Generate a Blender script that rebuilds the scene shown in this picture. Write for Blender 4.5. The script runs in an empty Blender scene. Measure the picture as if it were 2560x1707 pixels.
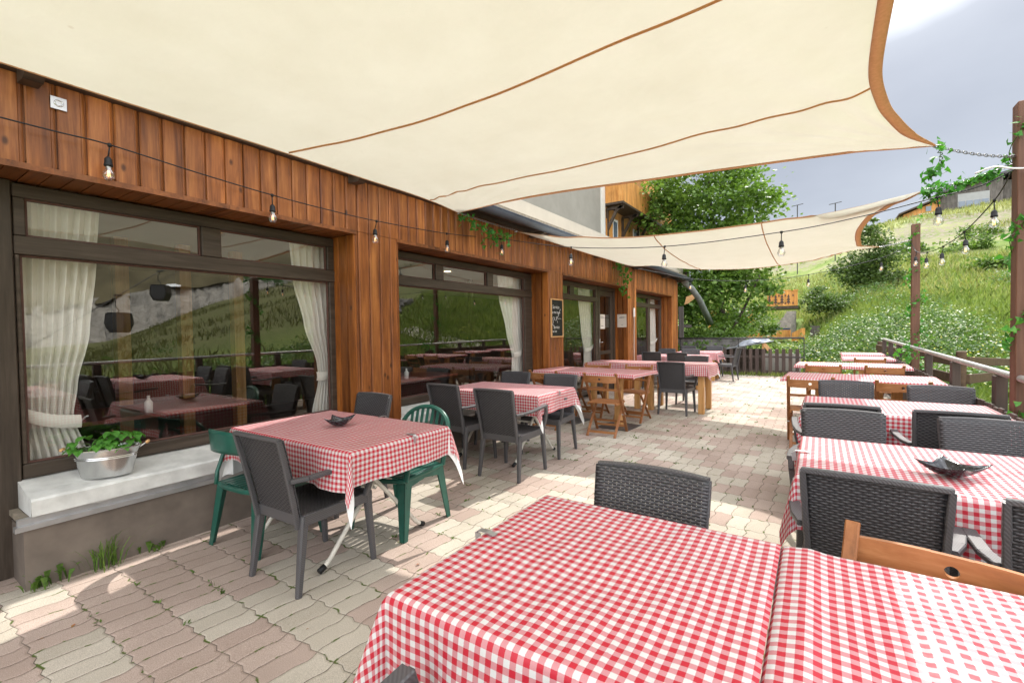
import bpy, math, random
import numpy as np
from mathutils import Vector, Matrix, noise
R = math.radians
PI = math.pi
random.seed(7)
RNG = np.random.default_rng(7)
SC = bpy.context.scene
COL = SC.collection

# ------------------------------------------------------------------ camera
cam_d = bpy.data.cameras.new("camera")
cam = bpy.data.objects.new("camera", cam_d)
COL.objects.link(cam)
cam_d.sensor_width = 36.0
cam_d.lens = 16.17
cam_d.clip_start = 0.05
cam_d.clip_end = 1500
CAMP = Vector((0, 0, 1.42))
def cam_axes(yaw=R(33.8), pitch=R(1.4), roll=R(-0.85)):
    f = Vector((-math.sin(yaw)*math.cos(pitch), math.cos(yaw)*math.cos(pitch), -math.sin(pitch)))
    r = Vector((math.cos(yaw), math.sin(yaw), 0))
    u = r.cross(f)
    c, s = math.cos(roll), math.sin(roll)
    return c*r+s*u, -s*r+c*u, f
cr, cu, cf = cam_axes()
cam.matrix_world = Matrix(((cr.x, cu.x, -cf.x, CAMP.x), (cr.y, cu.y, -cf.y, CAMP.y), (cr.z, cu.z, -cf.z, CAMP.z), (0, 0, 0, 1)))
SC.camera = cam
def ray(px, py):
    return cr*((px-1280)/1150.) + cu*(-(py-853.5)/1150.) + cf
def on_x(px, py, X):
    d = ray(px, py); return CAMP + d*(X/d.x)
def on_y(px, py, Y):
    d = ray(px, py); return CAMP + d*(Y/d.y)
def on_z(px, py, Z):
    d = ray(px, py); return CAMP + d*((Z-CAMP.z)/d.z)
def on_vplane(px, py, a, b):
    """point of the pixel's ray on the vertical plane through ground points a, b"""
    n = Vector((-(b[1]-a[1]), b[0]-a[0], 0)); d = ray(px, py)
    t = (Vector((a[0], a[1], 0))-Vector((0, 0, 0))).dot(n)/d.dot(n)
    return CAMP + d*t

# ------------------------------------------------------------------ world, sun, exposure
SUN_EL = R(50.4)
SUN_DIR = Vector((0.055, 0.82, 1.0)).normalized()      # towards the sun
world = bpy.data.worlds.new("World")
SC.world = world
world.use_nodes = True
wt = world.node_tree
wt.nodes.clear()
wo = wt.nodes.new('ShaderNodeOutputWorld')
bg = wt.nodes.new('ShaderNodeBackground')
bg.inputs['Strength'].default_value = 0.13
sky = wt.nodes.new('ShaderNodeTexSky')
sky.sky_type = 'NISHITA'
sky.sun_disc = False
sky.sun_elevation = SUN_EL
sky.sun_rotation = math.atan2(SUN_DIR.x, SUN_DIR.y)
tc = wt.nodes.new('ShaderNodeTexCoord')
nz = wt.nodes.new('ShaderNodeTexNoise'); nz.inputs['Scale'].default_value = 1.6; nz.inputs['Detail'].default_value = 6; nz.inputs['Roughness'].default_value = .5
mp = wt.nodes.new('ShaderNodeMapping'); mp.inputs['Scale'].default_value = (1, 1, 2.0); mp.inputs['Location'].default_value = (3.1, 0.4, 1.2)
wt.links.new(tc.outputs['Generated'], mp.inputs[0]); wt.links.new(mp.outputs[0], nz.inputs['Vector'])
dotn = wt.nodes.new('ShaderNodeVectorMath'); dotn.operation = 'DOT_PRODUCT'
wt.links.new(tc.outputs['Generated'], dotn.inputs[0]); dotn.inputs[1].default_value = SUN_DIR
glow = wt.nodes.new('ShaderNodeMapRange'); glow.interpolation_type = 'SMOOTHSTEP'
glow.inputs['From Min'].default_value = .88; glow.inputs['From Max'].default_value = 1.0
wt.links.new(dotn.outputs['Value'], glow.inputs['Value'])
addn = wt.nodes.new('ShaderNodeMath'); addn.operation = 'MULTIPLY_ADD'
wt.links.new(nz.outputs['Fac'], addn.inputs[0]); addn.inputs[1].default_value = .55
wt.links.new(glow.outputs[0], addn.inputs[2])
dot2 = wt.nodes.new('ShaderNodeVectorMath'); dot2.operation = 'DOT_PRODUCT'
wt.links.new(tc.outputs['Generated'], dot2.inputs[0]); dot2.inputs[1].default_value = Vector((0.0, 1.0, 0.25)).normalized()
back = wt.nodes.new('ShaderNodeMapRange'); back.interpolation_type = 'SMOOTHSTEP'  # added: cloud behind and overhead brightened to fill the shaded terrace
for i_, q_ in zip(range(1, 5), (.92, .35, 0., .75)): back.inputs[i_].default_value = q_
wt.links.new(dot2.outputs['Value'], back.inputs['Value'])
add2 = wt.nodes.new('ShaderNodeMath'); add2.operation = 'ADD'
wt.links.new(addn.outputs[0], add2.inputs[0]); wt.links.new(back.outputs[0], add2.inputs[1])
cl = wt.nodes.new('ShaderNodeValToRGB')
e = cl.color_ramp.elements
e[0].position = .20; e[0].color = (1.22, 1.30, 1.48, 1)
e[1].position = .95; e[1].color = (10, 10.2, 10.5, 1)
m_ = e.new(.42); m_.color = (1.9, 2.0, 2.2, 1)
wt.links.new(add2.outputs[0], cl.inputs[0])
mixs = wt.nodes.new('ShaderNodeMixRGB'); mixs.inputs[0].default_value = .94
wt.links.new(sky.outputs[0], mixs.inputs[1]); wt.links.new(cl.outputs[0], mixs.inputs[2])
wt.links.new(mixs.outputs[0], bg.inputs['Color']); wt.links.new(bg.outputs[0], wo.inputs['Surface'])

sun_d = bpy.data.lights.new("sun", 'SUN')
sun_d.energy = 2.0; sun_d.angle = R(0.6); sun_d.color = (1.0, .955, .88)
sun = bpy.data.objects.new("sun", sun_d); COL.objects.link(sun)
sun.rotation_euler = SUN_DIR.to_track_quat('Z', 'Y').to_euler()
SC.view_settings.view_transform = 'Standard'
SC.view_settings.look = 'None'
SC.view_settings.exposure = 1.42
SC.view_settings.gamma = 1.0
SC.render.engine = 'CYCLES'
SC.cycles.max_bounces = 8
SC.cycles.transparent_max_bounces = 16
SC.render.resolution_x = 1024; SC.render.resolution_y = 682

# ------------------------------------------------------------------ helpers: materials
class NX:
    """small node expression helper"""
    def __init__(s, nt, v): s.nt = nt; s.v = v
    def _op(s, op, *a):
        n = s.nt.nodes.new('ShaderNodeMath'); n.operation = op
        for i, q in enumerate((s,)+a):
            q = q.v if isinstance(q, NX) else q
            if isinstance(q, (int, float)): n.inputs[i].default_value = q
            else: s.nt.links.new(q, n.inputs[i])
        return NX(s.nt, n.outputs[0])
    def __add__(s, o): return s._op('ADD', o)
    def __sub__(s, o): return s._op('SUBTRACT', o)
    def __mul__(s, o): return s._op('MULTIPLY', o)
    def __truediv__(s, o): return s._op('DIVIDE', o)
    __radd__ = __add__; __rmul__ = __mul__
    def rsub(s, o): return NX(s.nt, s._op('MULTIPLY', -1).v)._op('ADD', o)
    def floor(s): return s._op('FLOOR')
    def fract(s): return s._op('FRACT')
    def abs(s): return s._op('ABSOLUTE')
    def sin(s): return s._op('SINE')
    def mod(s, o): return s._op('FLOORED_MODULO', o)
    def min(s, o): return s._op('MINIMUM', o)
    def max(s, o): return s._op('MAXIMUM', o)
    def lt(s, o): return s._op('LESS_THAN', o)
    def gt(s, o): return s._op('GREATER_THAN', o)
    def smooth(s, a, b, c=0., d=1.):
        n = s.nt.nodes.new('ShaderNodeMapRange'); n.interpolation_type = 'SMOOTHSTEP'
        s.nt.links.new(s.v, n.inputs[0])
        for k, q in zip(range(1, 5), (a, b, c, d)): n.inputs[k].default_value = q
        return NX(s.nt, n.outputs[0])

class Mat:
    def __init__(s, name, rough=.6, spec=.3, color=(.5, .5, .5)):
        s.m = bpy.data.materials.new(name); s.m.use_nodes = True
        s.nt = s.m.node_tree
        s.b = s.nt.nodes['Principled BSDF']; s.out = s.nt.nodes['Material Output']
        s.b.inputs['Roughness'].default_value = rough
        s.b.inputs['Specular IOR Level'].default_value = spec
        s.b.inputs['Base Color'].default_value = (*color, 1)
    def n(s, t): return s.nt.nodes.new(t)
    def l(s, a, b): s.nt.links.new(a.v if isinstance(a, NX) else a, b)
    def coord(s, kind='Object', scale=(1, 1, 1), rot=(0, 0, 0), loc=(0, 0, 0)):
        t = s.n('ShaderNodeTexCoord')
        m = s.n('ShaderNodeMapping'); m.inputs['Scale'].default_value = scale; m.inputs['Rotation'].default_value = rot
        m.inputs['Location'].default_value = loc
        s.l(t.outputs[kind], m.inputs[0]); return m.outputs[0]
    def pos(s):
        g = s.n('ShaderNodeNewGeometry'); return g.outputs['Position']
    def xyz(s, v):
        x = s.n('ShaderNodeSeparateXYZ'); s.l(v, x.inputs[0])
        return [NX(s.nt, x.outputs[i]) for i in range(3)]
    def comb(s, x, y, z=0.):
        c = s.n('ShaderNodeCombineXYZ')
        for i, q in enumerate((x, y, z)):
            if isinstance(q, NX): s.l(q, c.inputs[i])
            else: c.inputs[i].default_value = q
        return c.outputs[0]
    def noise(s, v, scale=5, detail=4, rough=.55, dist=0., col=False):
        t = s.n('ShaderNodeTexNoise'); t.inputs['Scale'].default_value = scale; t.inputs['Detail'].default_value = detail
        t.inputs['Roughness'].default_value = rough; t.inputs['Distortion'].default_value = dist
        s.l(v, t.inputs['Vector']); return t.outputs['Color'] if col else NX(s.nt, t.outputs['Fac'])
    def white(s, v):
        t = s.n('ShaderNodeTexWhiteNoise'); t.noise_dimensions = '3D'; s.l(v, t.inputs['Vector']); return NX(s.nt, t.outputs['Value'])
    def voro(s, v, scale=5, feature='F1'):
        t = s.n('ShaderNodeTexVoronoi'); t.feature = feature; t.inputs['Scale'].default_value = scale
        s.l(v, t.inputs['Vector']); return NX(s.nt, t.outputs['Distance'])
    def ramp(s, f, stops):
        r = s.n('ShaderNodeValToRGB'); s.l(f, r.inputs[0]); el = r.color_ramp.elements
        for i, (p, c) in enumerate(stops):
            q = el[i] if i < 2 else el.new(p)
            q.position = p; q.color = (*c, 1)
        return r.outputs[0]
    def mix(s, f, a, b, mode='MIX'):
        m = s.n('ShaderNodeMixRGB'); m.blend_type = mode
        for i, q in enumerate((f, a, b)):
            if isinstance(q, (int, float)): m.inputs[i].default_value = q
            elif isinstance(q, tuple): m.inputs[i].default_value = (*q, 1)
            else: s.l(q, m.inputs[i])
        return m.outputs[0]
    def color(s, c): s.l(c, s.b.inputs['Base Color'])
    def bump(s, h, strength=.4, dist=.01):
        b = s.n('ShaderNodeBump'); b.inputs['Strength'].default_value = strength; b.inputs['Distance'].default_value = dist
        s.l(h, b.inputs['Height']); s.l(b.outputs[0], s.b.inputs['Normal']); return b
    def translucent(s, col, fac):
        t = s.n('ShaderNodeBsdfTranslucent')
        if isinstance(col, tuple): t.inputs[0].default_value = (*col, 1)
        else: s.l(col, t.inputs[0])
        m = s.n('ShaderNodeMixShader'); m.inputs[0].default_value = fac
        s.l(s.b.outputs[0], m.inputs[1]); s.l(t.outputs[0], m.inputs[2]); s.l(m.outputs[0], s.out.inputs[0])

MM = {}
def simple(name, color, rough=.6, var=.15, scale=8, spec=.3, metal=0., bump=0., kind='Object'):
    M = Mat(name, rough, spec, color)
    f = M.noise(M.coord(kind), scale, 5)
    lo = tuple(c*(1-var) for c in color); hi = tuple(min(1, c*(1+var)) for c in color)
    M.color(M.ramp(f, [(.3, lo), (.7, hi)]))
    M.b.inputs['Metallic'].default_value = metal
    if bump: M.bump(f, bump, .004)
    MM[name] = M.m; return M.m

def wood(name, dark, mid, light, axis='z', board=0., rough=.45, knots=True, scale=1., posn=False, bx='y'):
    """wood: grain stretched along axis, optional per-board variation across bx"""
    M = Mat(name, rough, .35)
    co = M.pos() if posn else M.coord('Object')
    x, y, z = M.xyz(co)
    st = {'x': (.6, 9, 9), 'y': (9, .6, 9), 'z': (9, 9, .6)}[axis]
    if board:
        q = {'x': x, 'y': y, 'z': z}[bx]
        bid = (q/board).floor()
        rnd = M.white(M.comb(bid, 3.3, 1.7))
        off = rnd*37.
        v = M.comb(x*st[0]+off, y*st[1]+off, z*st[2]+off)
    else:
        rnd = None
        v = M.comb(x*st[0], y*st[1], z*st[2])
    g1 = M.noise(v, 1.3*scale, 6, .62, .6)
    g2 = M.noise(v, 6*scale, 3, .6, .3)
    f = g1*.75+g2*.25
    c = M.ramp(f, [(.33, dark), (.66, light), (.5, mid)])
    if rnd is not None:
        c = M.mix(1., c, M.ramp(rnd, [(0., (.78, .76, .74)), (1., (1.12, 1.08, 1.05))]), 'MULTIPLY')
    if knots:
        kv = M.comb((q/board).fract()*.85+rnd*91., (z if axis == 'z' else x)*3.6+rnd*17., 0.) if rnd is not None else M.comb(x*(2.0 if axis == 'x' else 6)+(rnd*9. if rnd is not None else 0.), y*(2.0 if axis == 'y' else 6), z*(2.0 if axis == 'z' else 6)+(rnd*5. if rnd is not None else 0.))
        k = M.voro(kv, 1.0)
        c = M.mix(k.smooth(.04, .13, .85, 0.), c, tuple(d*.35 for d in dark))
    if rnd is not None and axis == 'z':
        sv = M.comb(x*1.5, y*1.5, z*.5); c = M.mix(1., c, M.ramp(M.noise(sv, 2.2, 5, .7), [(.32, (.66, .62, .60)), (.62, (1.08, 1.06, 1.05))]), 'MULTIPLY')
    M.color(c); M.bump(f, .25, .003)
    MM[name] = M.m; return M.m

# ------------------------------------------------------------------ helpers: objects
def tag(o, label=None, cat=None, group=None, kind=None):
    if label: o['label'] = label
    if cat: o['category'] = cat
    if group: o['group'] = group
    if kind: o['kind'] = kind
    return o
def empty(name, loc=(0, 0, 0), rz=0., label=None, cat=None, group=None):
    o = bpy.data.objects.new(name, None); COL.objects.link(o)
    o.empty_display_size = .1
    o.location = loc; o.rotation_euler = (0, 0, rz)
    return tag(o, label, cat, group)
def copy_tree(o, parent=None):
    c = o.copy(); COL.objects.link(c); c.parent = parent
    if parent is not None: c.matrix_parent_inverse = o.matrix_parent_inverse.copy()
    for ch in list(o.children): copy_tree(ch, c)
    return c

class MB:
    def __init__(s): s.v = []; s.f = []; s.uv = None
    def add(s, vs, fs):
        b = len(s.v); s.v += [tuple(p) for p in vs]; s.f += [tuple(i+b for i in f) for f in fs]
        return s
    def box(s, x0, x1, y0, y1, z0, z1, M=None, bev=0.):
        if bev > 0:
            return s.bbox(x0, x1, y0, y1, z0, z1, bev, M)
        p = [Vector((x, y, z)) for z in (z0, z1) for y in (y0, y1) for x in (x0, x1)]
        if M is not None: p = [M @ q for q in p]
        return s.add(p, [(0, 2, 3, 1), (4, 5, 7, 6), (0, 1, 5, 4), (2, 6, 7, 3), (0, 4, 6, 2), (1, 3, 7, 5)])
    def bbox(s, x0, x1, y0, y1, z0, z1, b, M=None):
        """box with chamfered edges"""
        C = ((x0+x1)/2, (y0+y1)/2, (z0+z1)/2); H = ((x1-x0)/2, (y1-y0)/2, (z1-z0)/2)
        b = min(b, *[h*.45 for h in H])
        idx = {}; vs = []
        for sx in (-1, 1):
            for sy in (-1, 1):
                for sz in (-1, 1):
                    for a in range(3):
                        sg = (sx, sy, sz)
                        p = [C[k]+sg[k]*(H[k] if k == a else H[k]-b) for k in range(3)]
                        idx[(sx, sy, sz, a)] = len(vs); vs.append(Vector(p))
        fs = []
        def orient(f, n):
            a, b_, c = (vs[f[0]], vs[f[1]], vs[f[2]])
            if (b_-a).cross(c-b_).dot(n) < 0: f = f[::-1]
            fs.append(tuple(f))
        for a in range(3):
            u, w = [k for k in range(3) if k != a]
            for sa in (-1, 1):
                q = []
                for (su, sw) in ((-1, -1), (1, -1), (1, 1), (-1, 1)):
                    g = [0, 0, 0]; g[a] = sa; g[u] = su; g[w] = sw; q.append(idx[(*g, a)])
                n = Vector((0, 0, 0)); n[a] = sa; orient(q, n)
            for su in (-1, 1):
                for sw in (-1, 1):
                    g0 = [0, 0, 0]; g0[u] = su; g0[w] = sw; g1 = list(g0); g0[a] = -1; g1[a] = 1
                    q = [idx[(*g0, u)], idx[(*g1, u)], idx[(*g1, w)], idx[(*g0, w)]]
                    n = Vector((0, 0, 0)); n[u] = su; n[w] = sw; orient(q, n)
        for sx in (-1, 1):
            for sy in (-1, 1):
                for sz in (-1, 1):
                    orient([idx[(sx, sy, sz, 0)], idx[(sx, sy, sz, 1)], idx[(sx, sy, sz, 2)]], Vector((sx, sy, sz)))
        if M is not None: vs = [M @ q for q in vs]
        return s.add(vs, fs)
    def bar(s, a, b, w, h=None, w2=None, h2=None, up=(0, 0, 1), bev=0.):
        """rectangular bar from a to b, tapering w x h to w2 x h2"""
        a = Vector(a); b = Vector(b); h = h or w; w2 = w2 or w; h2 = h2 or h
        d = (b-a).normalized(); up = Vector(up)
        if abs(d.dot(up)) > .98: up = Vector((0, 1, 0))
        sx = d.cross(up).normalized(); sy = sx.cross(d).normalized()
        vs = []
        for p, W, H in ((a, w, h), (b, w2, h2)):
            c = min(W, H)*.18 if bev else 0
            if bev:
                for u, v in ((-W/2+c, -H/2), (W/2-c, -H/2), (W/2, -H/2+c), (W/2, H/2-c), (W/2-c, H/2), (-W/2+c, H/2), (-W/2, H/2-c), (-W/2, -H/2+c)):
                    vs.append(p+sx*u+sy*v)
            else:
                for u, v in ((-W/2, -H/2), (W/2, -H/2), (W/2, H/2), (-W/2, H/2)): vs.append(p+sx*u+sy*v)
        n = 8 if bev else 4
        fs = [(i, (i+1) % n, n+(i+1) % n, n+i) for i in range(n)]+[tuple(range(n))[::-1], tuple(range(n, 2*n))]
        return s.add(vs, fs)
    def tube(s, pts, r, n=8, r2=None, cap=True, closed=False):
        pts = [Vector(p) for p in pts]; m = len(pts); base = len(s.v)
        rr = r if isinstance(r, (list, tuple)) else [r+(((r2 if r2 is not None else r)-r)*i/max(1, m-1)) for i in range(m)]
        prev = None
        for i, p in enumerate(pts):
            if closed: d = (pts[(i+1) % m]-pts[i-1]).normalized()
            else: d = (pts[min(i+1, m-1)]-pts[max(i-1, 0)]).normalized()
            if prev is None:
                u = Vector((0, 0, 1)) if abs(d.z) < .9 else Vector((1, 0, 0))
                u = (u-d*u.dot(d)).normalized()
            else:
                u = (prev-d*prev.dot(d))
                u = u.normalized() if u.length > 1e-6 else prev
            prev = u; w = d.cross(u)
            for k in range(n):
                a = 2*PI*k/n; s.v.append(tuple(p+(u*math.cos(a)+w*math.sin(a))*rr[i]))
        rng = m if closed else m-1
        for i in range(rng):
            j = (i+1) % m
            for k in range(n):
                s.f.append((base+i*n+k, base+i*n+(k+1) % n, base+j*n+(k+1) % n, base+j*n+k))
        if cap and not closed:
            s.f.append(tuple(base+k for k in range(n))[::-1]); s.f.append(tuple(base+(m-1)*n+k for k in range(n)))
        return s
    def lathe(s, prof, c=(0, 0, 0), n=24, sx=1., sy=1.):
        base = len(s.v); m = len(prof)
        for (r, z) in prof:
            for k in range(n):
                a = 2*PI*k/n; s.v.append((c[0]+r*math.cos(a)*sx, c[1]+r*math.sin(a)*sy, c[2]+z))
        for i in range(m-1):
            for k in range(n):
                s.f.append((base+i*n+k, base+i*n+(k+1) % n, base+(i+1)*n+(k+1) % n, base+(i+1)*n+k))
        return s
    def grid(s, fn, nu, nv, uv=None):
        base = len(s.v)
        for j in range(nv+1):
            for i in range(nu+1):
                s.v.append(tuple(fn(i/nu, j/nv)))
        for j in range(nv):
            for i in range(nu):
                a = base+j*(nu+1)+i; s.f.append((a, a+1, a+nu+2, a+nu+1))
        return s
    def poly(s, pts): return s.add(pts, [tuple(range(len(pts)))])
    def prism(s, pts, d):
        """polygon pts extruded by vector d"""
        n = len(pts); d = Vector(d); vs = [Vector(p) for p in pts]; vs += [p+d for p in vs]
        return s.add(vs, [tuple(range(n))[::-1], tuple(range(n, 2*n))]+[(i, (i+1) % n, n+(i+1) % n, n+i) for i in range(n)])
    def build(s, name, mat, parent=None, smooth=False, uvs=None, solid=0., bevel=0., recalc=False, auto=None):
        me = bpy.data.meshes.new(name); me.from_pydata(s.v, [], s.f)
        if uvs is not None:
            L = me.uv_layers.new(name='UVMap')
            vi = np.empty(len(me.loops), dtype=np.int32); me.loops.foreach_get('vertex_index', vi)
            L.data.foreach_set('uv', np.asarray(uvs, dtype=np.float32)[vi].ravel())
        me.update()
        if recalc:
            import bmesh
            bm = bmesh.new(); bm.from_mesh(me); bmesh.ops.recalc_face_normals(bm, faces=bm.faces); bm.to_mesh(me); bm.free()
        if smooth: me.shade_smooth()
        if mat is not None: me.materials.append(MM[mat] if isinstance(mat, str) else mat)
        o = bpy.data.objects.new(name, me); COL.objects.link(o)
        if parent is not None: o.parent = parent
        if solid:
            md = o.modifiers.new('solid', 'SOLIDIFY'); md.thickness = solid; md.offset = 0
        if auto is not None:
            me.shade_smooth()
            me.set_sharp_from_angle(angle=R(auto))
        return o

def leaves(name, P, size, mat, parent=None, flat=0., shape='leaf', dirs=None, aspect=.62, jitter=.35):
    """many leaf-sized faces, one mesh; P (N,3)"""
    P = np.asarray(P, dtype=np.float64); N = len(P)
    nrm = RNG.normal(size=(N, 3)); nrm[:, 2] = np.abs(nrm[:, 2])+flat*2.; nrm /= np.linalg.norm(nrm, axis=1)[:, None]
    t = RNG.normal(size=(N, 3)) if dirs is None else np.asarray(dirs)+RNG.normal(size=(N, 3))*.25
    t -= (t*nrm).sum(1)[:, None]*nrm; t /= np.linalg.norm(t, axis=1)[:, None]
    b = np.cross(nrm, t)
    L = (size*(1+jitter*RNG.uniform(-1, 1, N)))[:, None]; W = L*aspect
    if shape == 'leaf':      # pointed oval, folded on the midrib
        k = [P, P+t*L*.38+b*W*.5+nrm*L*.08, P+t*L, P+t*L*.38-b*W*.5+nrm*L*.08]
        V = np.stack(k, 1).reshape(-1, 3); F = np.arange(N*4).reshape(N, 4); ns = 4
    elif shape == 'blade':
        k = [P-b*W*.5, P+b*W*.5, P+t*L]
        V = np.stack(k, 1).reshape(-1, 3); F = np.arange(N*3).reshape(N, 3); ns = 3
    elif shape == 'ivy':     # five-pointed
        k = [P, P+t*L*.15+b*W*.75, P+t*L*.45+b*W*.45, P+t*L, P+t*L*.45-b*W*.45, P+t*L*.15-b*W*.75]
        V = np.stack(k, 1).reshape(-1, 3); F = np.arange(N*6).reshape(N, 6); ns = 6
    elif shape == 'disc':
        k = [P+(t*math.cos(a)+b*math.sin(a))*L*.5 for a in np.arange(6)*PI/3]
        V = np.stack(k, 1).reshape(-1, 3); F = np.arange(N*6).reshape(N, 6); ns = 6
    me = bpy.data.meshes.new(name)
    me.vertices.add(len(V)); me.vertices.foreach_set('co', V.astype(np.float32).ravel())
    me.loops.add(N*ns); me.loops.foreach_set('vertex_index', F.astype(np.int32).ravel())
    me.polygons.add(N); me.polygons.foreach_set('loop_start', np.arange(N, dtype=np.int32)*ns)
    me.polygons.foreach_set('loop_total', np.full(N, ns, dtype=np.int32))
    me.update(calc_edges=True); me.validate()
    me.materials.append(MM[mat])
    o = bpy.data.objects.new(name, me); COL.objects.link(o)
    if parent is not None: o.parent = parent
    return o
# ------------------------------------------------------------------ materials
WD, WM, WL = (.12, .036, .010), (.31, .108, .028), (.52, .215, .062)
wood('cladding', WD, WM, WL, 'z', .13, .42, bx='y')
wood('cladding_reveal', (.12, .036, .008), (.27, .09, .018), (.42, .16, .036), 'z', .13, .4, bx='x')
wood('soffit_wood', (.09, .030, .010), (.20, .068, .020), (.30, .11, .034), 'x', .095, .45, bx='y', knots=False)
wood('dark_wood', (.030, .020, .015), (.060, .042, .031), (.10, .074, .055), 'y', 0, .5, knots=False)
wood('frame_paint', (.036, .026, .019), (.058, .043, .032), (.085, .064, .049), 'y', 0, .42, knots=False, scale=2.)
wood('frame_paint_v', (.034, .025, .019), (.055, .041, .031), (.082, .062, .048), 'z', 0, .42, knots=False, scale=2.)
wood('teak', (.20, .075, .025), (.32, .13, .045), (.42, .19, .075), 'x', 0, .42, knots=False, scale=1.5)
wood('teak_v', (.17, .065, .022), (.28, .11, .038), (.37, .16, .06), 'z', 0, .42, knots=False, scale=1.5)
wood('larch_leg', (.36, .17, .055), (.50, .26, .09), (.60, .34, .14), 'z', 0, .5, scale=1.2)
wood('post_wood', (.075, .034, .022), (.125, .057, .034), (.18, .088, .054), 'z', 0, .6, scale=1.2)
wood('brown_fence', (.035, .024, .021), (.065, .045, .038), (.10, .070, .058), 'z', 0, .7)
wood('beam_wood', (.045, .026, .015), (.085, .050, .028), (.13, .08, .045), 'x', 0, .7)
wood('orange_wood', (.40, .17, .04), (.56, .27, .07), (.66, .36, .12), 'z', .16, .6, bx='x')
wood('orange_wood_y', (.40, .17, .04), (.56, .27, .07), (.66, .36, .12), 'z', .16, .6, bx='y')
wood('grey_wood', (.075, .070, .066), (.12, .112, .105), (.17, .16, .15), 'z', .25, .8, bx='x', knots=False)
wood('bark', (.03, .024, .018), (.07, .055, .042), (.12, .10, .08), 'z', 0, .9, knots=False)
simple('plinth_grey', (.165, .135, .112), .8, .22, 5, bump=.35)
simple('sill_concrete', (.60, .60, .58), .75, .16, 9, bump=.9)
simple('old_mortar', (.26, .22, .17), .9, .3, 20, bump=.6)
simple('zinc', (.50, .50, .51), .38, .1, 12, metal=.8)
simple('galvanised', (.62, .62, .62), .22, .08, 5, metal=1.)
simple('chain_steel', (.22, .22, .23), .4, .2, 20, metal=.7)
simple('rail_metal', (.42, .41, .40), .42, .2, 20, metal=.55)
simple('dark_metal', (.035, .033, .033), .5, .2, 20)
simple('steel_plate', (.13, .13, .135), .45, .2, 10, metal=.6)
simple('white_metal', (.60, .57, .50), .4, .12, 18)
simple('black_rubber', (.012, .012, .013), .55, .2, 20)
simple('cable_black', (.018, .018, .019), .5, .1, 30)
simple('cable_white', (.75, .74, .72), .45, .05, 20)
simple('green_plastic', (.012, .085, .062), .32, .18, 12, spec=.5)
simple('rattan_smooth', (.060, .060, .065), .40, .15, 30, spec=.45)
simple('gutter', (.060, .070, .092), .5, .15, 4)
simple('downpipe', (.22, .235, .235), .5, .2, 6)
simple('render_beige', (.50, .45, .38), .9, .06, 3)
simple('render_grey', (.27, .255, .225), .92, .08, 2.5)
simple('render_white', (.62, .60, .56), .9, .06, 4)
simple('roof_sheet', (.075, .075, .082), .6, .2, 3)
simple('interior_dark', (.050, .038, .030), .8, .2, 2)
simple('red_table', (.16, .045, .035), .35, .15, 4)
simple('interior_ceiling', (.30, .29, .27), .8, .05, 2)
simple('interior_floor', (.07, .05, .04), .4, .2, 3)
simple('stone_wall', (.16, .15, .14), .95, .45, 5, bump=.8)
simple('stone_step', (.24, .22, .19), .9, .3, 6)
simple('tarp', (.30, .32, .36), .5, .25, 7)
simple('corrugated', (.20, .21, .22), .5, .2, 6, metal=.3)
simple('blue_liner', (.05, .09, .20), .5, .3, 6)
simple('soil', (.045, .03, .02), .95, .4, 30)
simple('paper', (.72, .66, .60), .8, .04, 20)
simple('ink', (.03, .03, .035), .8, .1, 20)
simple('chalkboard', (.018, .022, .020), .75, .3, 8)
simple('chalk', (.62, .62, .60), .95, .2, 60)
simple('pine_frame', (.62, .36, .16), .6, .1, 15)
simple('white_plastic', (.78, .77, .75), .35, .05, 10)
simple('gravel_path', (.40, .37, .32), .95, .25, 60, bump=.5)
simple('window_glass_far', (.10, .13, .17), .12, .2, 1, spec=.8)
simple('blind_white', (.30, .30, .30), .7, .05, 3)
M = Mat('webbing', .7, .2)
f = M.noise(M.coord('Object'), 60., 2); c = M.ramp(f, [(.3, (.58, .37, .22)), (.7, (.66, .43, .27))]); M.color(c); M.translucent(c, .4); MM['webbing'] = M.m
M = Mat('seam_thread', .7, .2, (.70, .40, .20)); M.translucent((.80, .5, .28), .5); MM['seam_thread'] = M.m
simple('cloth_white', (.80, .80, .79), .75, .03, 10)
simple('gondola_glass', (.02, .018, .02), .15, .2, 1, spec=.5)
simple('gondola_body', (.025, .022, .024), .35, .2, 4)
simple('brown_post_small', (.11, .055, .045), .6, .15, 20)

M = Mat('dish', .18, .6, (.02, .02, .024))
v = M.voro(M.coord('Object'), 55.)
M.color(M.ramp(v, [(.2, (.06, .06, .07)), (.5, (.012, .012, .015))])); M.bump(v, .3, .002); MM['dish'] = M.m

# paving: interlocking wavy blocks, in pink and cream groups
M = Mat('paving', .88, .2)
p = M.pos(); x, y, z = M.xyz(p)
BW, BL = .119, .236
xw = x + (M.noise(p, 1.1, 2)-.5)*.02; yw = y + (M.noise(p, .9, 2)-.5)*.02
u = (xw+2.9295)/BW + 200.
w = (yw-.712)/BL + 200.
t_ = (u+.35).fract()
off = (t_/.70).min((t_*-1.+1.)/.30)
w2 = w - (off-.5)*.066
u2 = u + (w*(2*PI)).sin()*.075 + (w*(4*PI)+.8).sin()*.03
col_i = u2.floor(); row_i = w2.floor()
du = ((u2.fract()-.5).abs()*-1.+.5)*BW
dv = ((w2.fract()-.5).abs()*-1.+.5)*BL
jn = M.noise(p, 9., 3)
dj = du.min(dv) + (M.noise(p, 60., 2)-.5)*.004
rown = M.white(M.comb((row_i/4.).floor(), 2.2, .3))
grp = ((col_i+row_i.mod(9.)*2.+M.white(M.comb((row_i/2.).floor(), 1.1, .4))*2.)/3.6).floor()
par = grp.mod(2.)
flip = M.white(M.comb(grp, row_i, 4.1)).gt(.80)
par = (par-flip).abs()
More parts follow.
